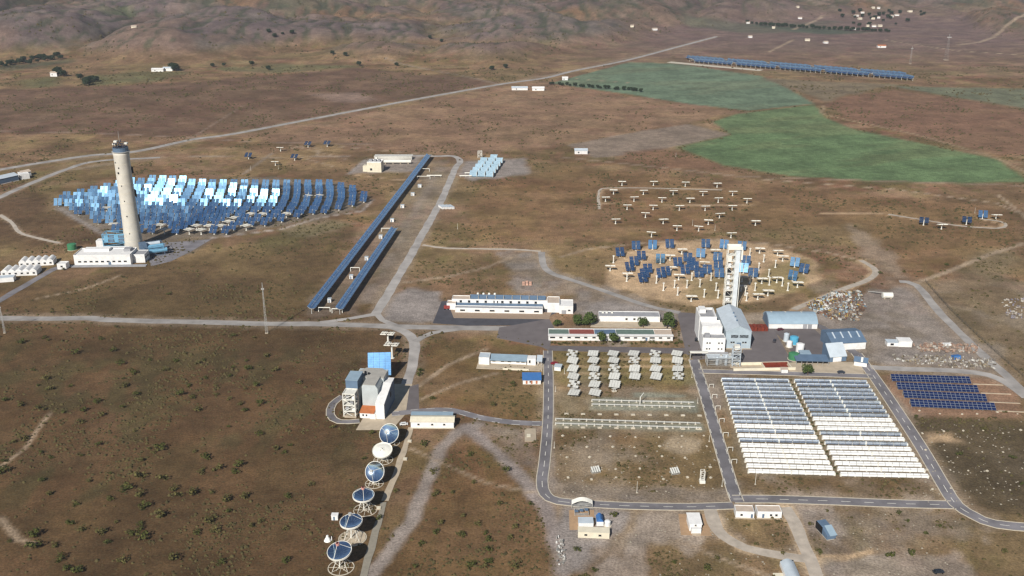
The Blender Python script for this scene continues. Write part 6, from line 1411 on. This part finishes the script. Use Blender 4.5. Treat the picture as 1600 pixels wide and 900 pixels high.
heap('debris', [(1565,470),(1600,466),(1606,498),(1575,500)], 60, ['#bdb6aa','#a79d92','#8c8690'], 'grey rubble at the right edge beyond the fence', .6, 2.0, 4)
heap('debris', [(868,835),(884,850),(882,880),(870,886)], 40, ['#d6d3cc','#a8a49c','#8d8a84'], 'small scraps beside the gravel yard', .4, 1.4, 5)
b = B('blue_tarpaulin', (1491,563), (1502,562), 'blue covered stack in the pale rubble strip', 'tarpaulin'); b.part('cover', M_BLUE, lambda mb: mb.extx([(0,0),(4,0),(3.4,2.0),(.8,2.3)], 0, b.w)); b.box('pallet', M_RUST, .2, b.w-.2, -.3, -.02, 0, .3)
b = B('white_pallet_stack', (1474,541), (1486,541), 'low white block in the pinkish rubble', 'block'); b.box('body', M_WALL, 0, b.w, 0, 2.5, .2, 1.3); b.box('pallet', M_CONC, .1, b.w-.1, .1, 2.4, 0, .2)
# footings of dismantled collectors in the fenced field
fb = MB(); fb.use(M_KERB); fb.box(-.5,.5,-.5,.5,0,.45); fb.box(-.15,.15,-.15,.15,.45,.7); fb = fb.mesh('footing')
for i in range(7):
    for j in range(5):
        if RNG.random() < .2: continue
        q = P(880+i*37+j*2+RNG.uniform(-3,3), 682+j*16.5+RNG.uniform(-2,2)); o = link('footing', fb, None, q, RNG.uniform(0,1)); o.scale = (RNG.uniform(.7,1.2),)*3; tag(o, 'pale concrete footing on the bare lower part of the fenced field', 'footing', 'bare field footings')
for i in range(9):
    for j in range(2):
        q = P(885+i*26, (647, 668)[j]+i*.35); o = link('footing', fb, None, q); o.scale = (2.2,1.3,1); tag(o, 'wide pale concrete footing on the grey green strips', 'footing', 'strip footings')
for i in range(6):
    for j in range(5):
        q = P(1440+i*30+j*4+RNG.uniform(-4,4), 645+j*30+RNG.uniform(-3,3)); 
        if q.x > 0 and RNG.random() < .85: o = link('footing', fb, None, q, RNG.uniform(0,1)); o.scale = (RNG.uniform(.6,1.1),)*3; tag(o, 'pale footing on the rough ground below the photovoltaic rows', 'footing', 'rough ground footings')
rg_ = random.Random(12); mb = MB(); mb.use(mat('limestone','#9b9282',.9,var=.2))
for _ in range(600):
    a_ = rg_.random()
    q = P(rg_.uniform(1440,1640), rg_.uniform(655,790)) if a_ < .4 else (P(rg_.uniform(870,1120), rg_.uniform(680,775)) if a_ < .7 else P(rg_.uniform(950,1500), rg_.uniform(800,905)))
    s = rg_.uniform(.15,.55); mb.add([(q.x-s,q.y-s,-.05),(q.x+s,q.y-s*.8,-.05),(q.x+s*.7,q.y+s,-.05),(q.x-s*.8,q.y+s*.9,-.05),(q.x+.1*s,q.y,s*.7)], [(0,1,4),(1,2,4),(2,3,4),(3,0,4)])
tag(mb.build('pebbles'), 'pale stones lying on the rough ground', 'stones', kind='stuff')
for (px, py, lb) in ((932,740,'leaning white panel rack on the bare field, left one'),(1056,742,'leaning white panel rack on the bare field, right one')):
    t = empty('panel_rack', P(px, py), .3, lb, 'rack', 'leaning racks')
    for k in range(4):
        mb = MB(); mb.use(M_PAN); mb.box(-2+k*1.1,-1.2+k*1.1,0,3.2,0,.08); o = mb.build('panel', None, t); o.location = (0,0,.9); o.rotation_euler = (.5,0,0)
    mb = MB(); mb.use(M_GALV); lattice(mb,-2,2.2,.2,2.6,0,.9,2,.08); mb.build('frame', None, t)
t = empty('white_mast_rig', P(1097,754), 0, 'white upright rig on the bare field beside the asphalt road', 'rig'); mb = MB(); mb.use(M_WHITE); lattice(mb,-.9,.9,-.9,.9,0,6.5,3,.12); mb.build('frame', None, t); mb = MB(); mb.use(M_WHITE); mb.box(-1.3,1.3,-1.1,1.1,0,1.4); mb.build('cabinet', None, t)
b = B('cable_slab', (820,690), (838,690), 'pale concrete slab in the gravel beside the kerbed road', 'slab'); b.box('slab', M_CONC, 0, b.w, 0, 13, 0, .3); b.box('hatch', M_CREAM, 1, 3, 4, 7, .3, .5)

lp = MB(); lp.use(M_WHITE); lp.tube((0,0,0),(0,0,2.2),.14,6); lp.tube((0,0,2.2),(2.4,.6,2.2),.14,6); lp.tube((2.4,.6,2.2),(2.4,.6,0),.14,6); lp = lp.mesh('expansion_loop')
for k, (px, py) in enumerate(((1108,606),(1113,622),(1118,640),(1124,660),(1130,682),(1137,705),(1143,724))):
    o = link('expansion_loop', lp, None, P(px, py), -.2); tag(o, 'white pipe loop beside the left trough block, %s from the top' % nth(k+1), 'pipe', 'pipe loops')
# ------------------------------------------------------------------ the air
hb = MB(); hb.box(-9000, 9000, -60, 9600, -3, 900)
haze = hb.build('haze'); haze.data.materials.clear()
hm_ = bpy.data.materials.new('haze'); hm_.use_nodes = True
t_ = hm_.node_tree; t_.nodes.clear(); o_ = t_.nodes.new('ShaderNodeOutputMaterial'); v_ = t_.nodes.new('ShaderNodeVolumePrincipled')
v_.inputs['Color'].default_value = (.80, .86, 1.0, 1); v_.inputs['Density'].default_value = 4.6e-5; v_.inputs['Anisotropy'].default_value = 0.0
t_.links.new(v_.outputs[0], o_.inputs['Volume']); haze.data.materials.append(hm_)
tag(haze, 'thin blue haze over the plain', kind='stuff')

# ------------------------------------------------------------------ labels of look-alikes: place in the row, counted in the picture
_by = {}
for o in list(COL.objects):
    if o.parent is None and o.get('label') and o.get('group'): _by.setdefault((o['group'], o['label']), []).append(o)
for (g_, l_), os_ in _by.items():
    if len(os_) < 2: continue
    if len(os_) > 60:
        os_.sort(key=lambda o: proj(o.location)[1]); h_ = len(os_)//2; sets = [(os_[:h_], 'upper'), (os_[h_:], 'lower')]
    else: sets = [(os_, '')]
    for ss, w_ in sets:
        ss.sort(key=lambda o: proj(o.location)[0])
        for k, o in enumerate(ss):
            o['label'] = l_+', '+nth(k+1)+' from the left'+(' in the '+w_+' half' if w_ else '')
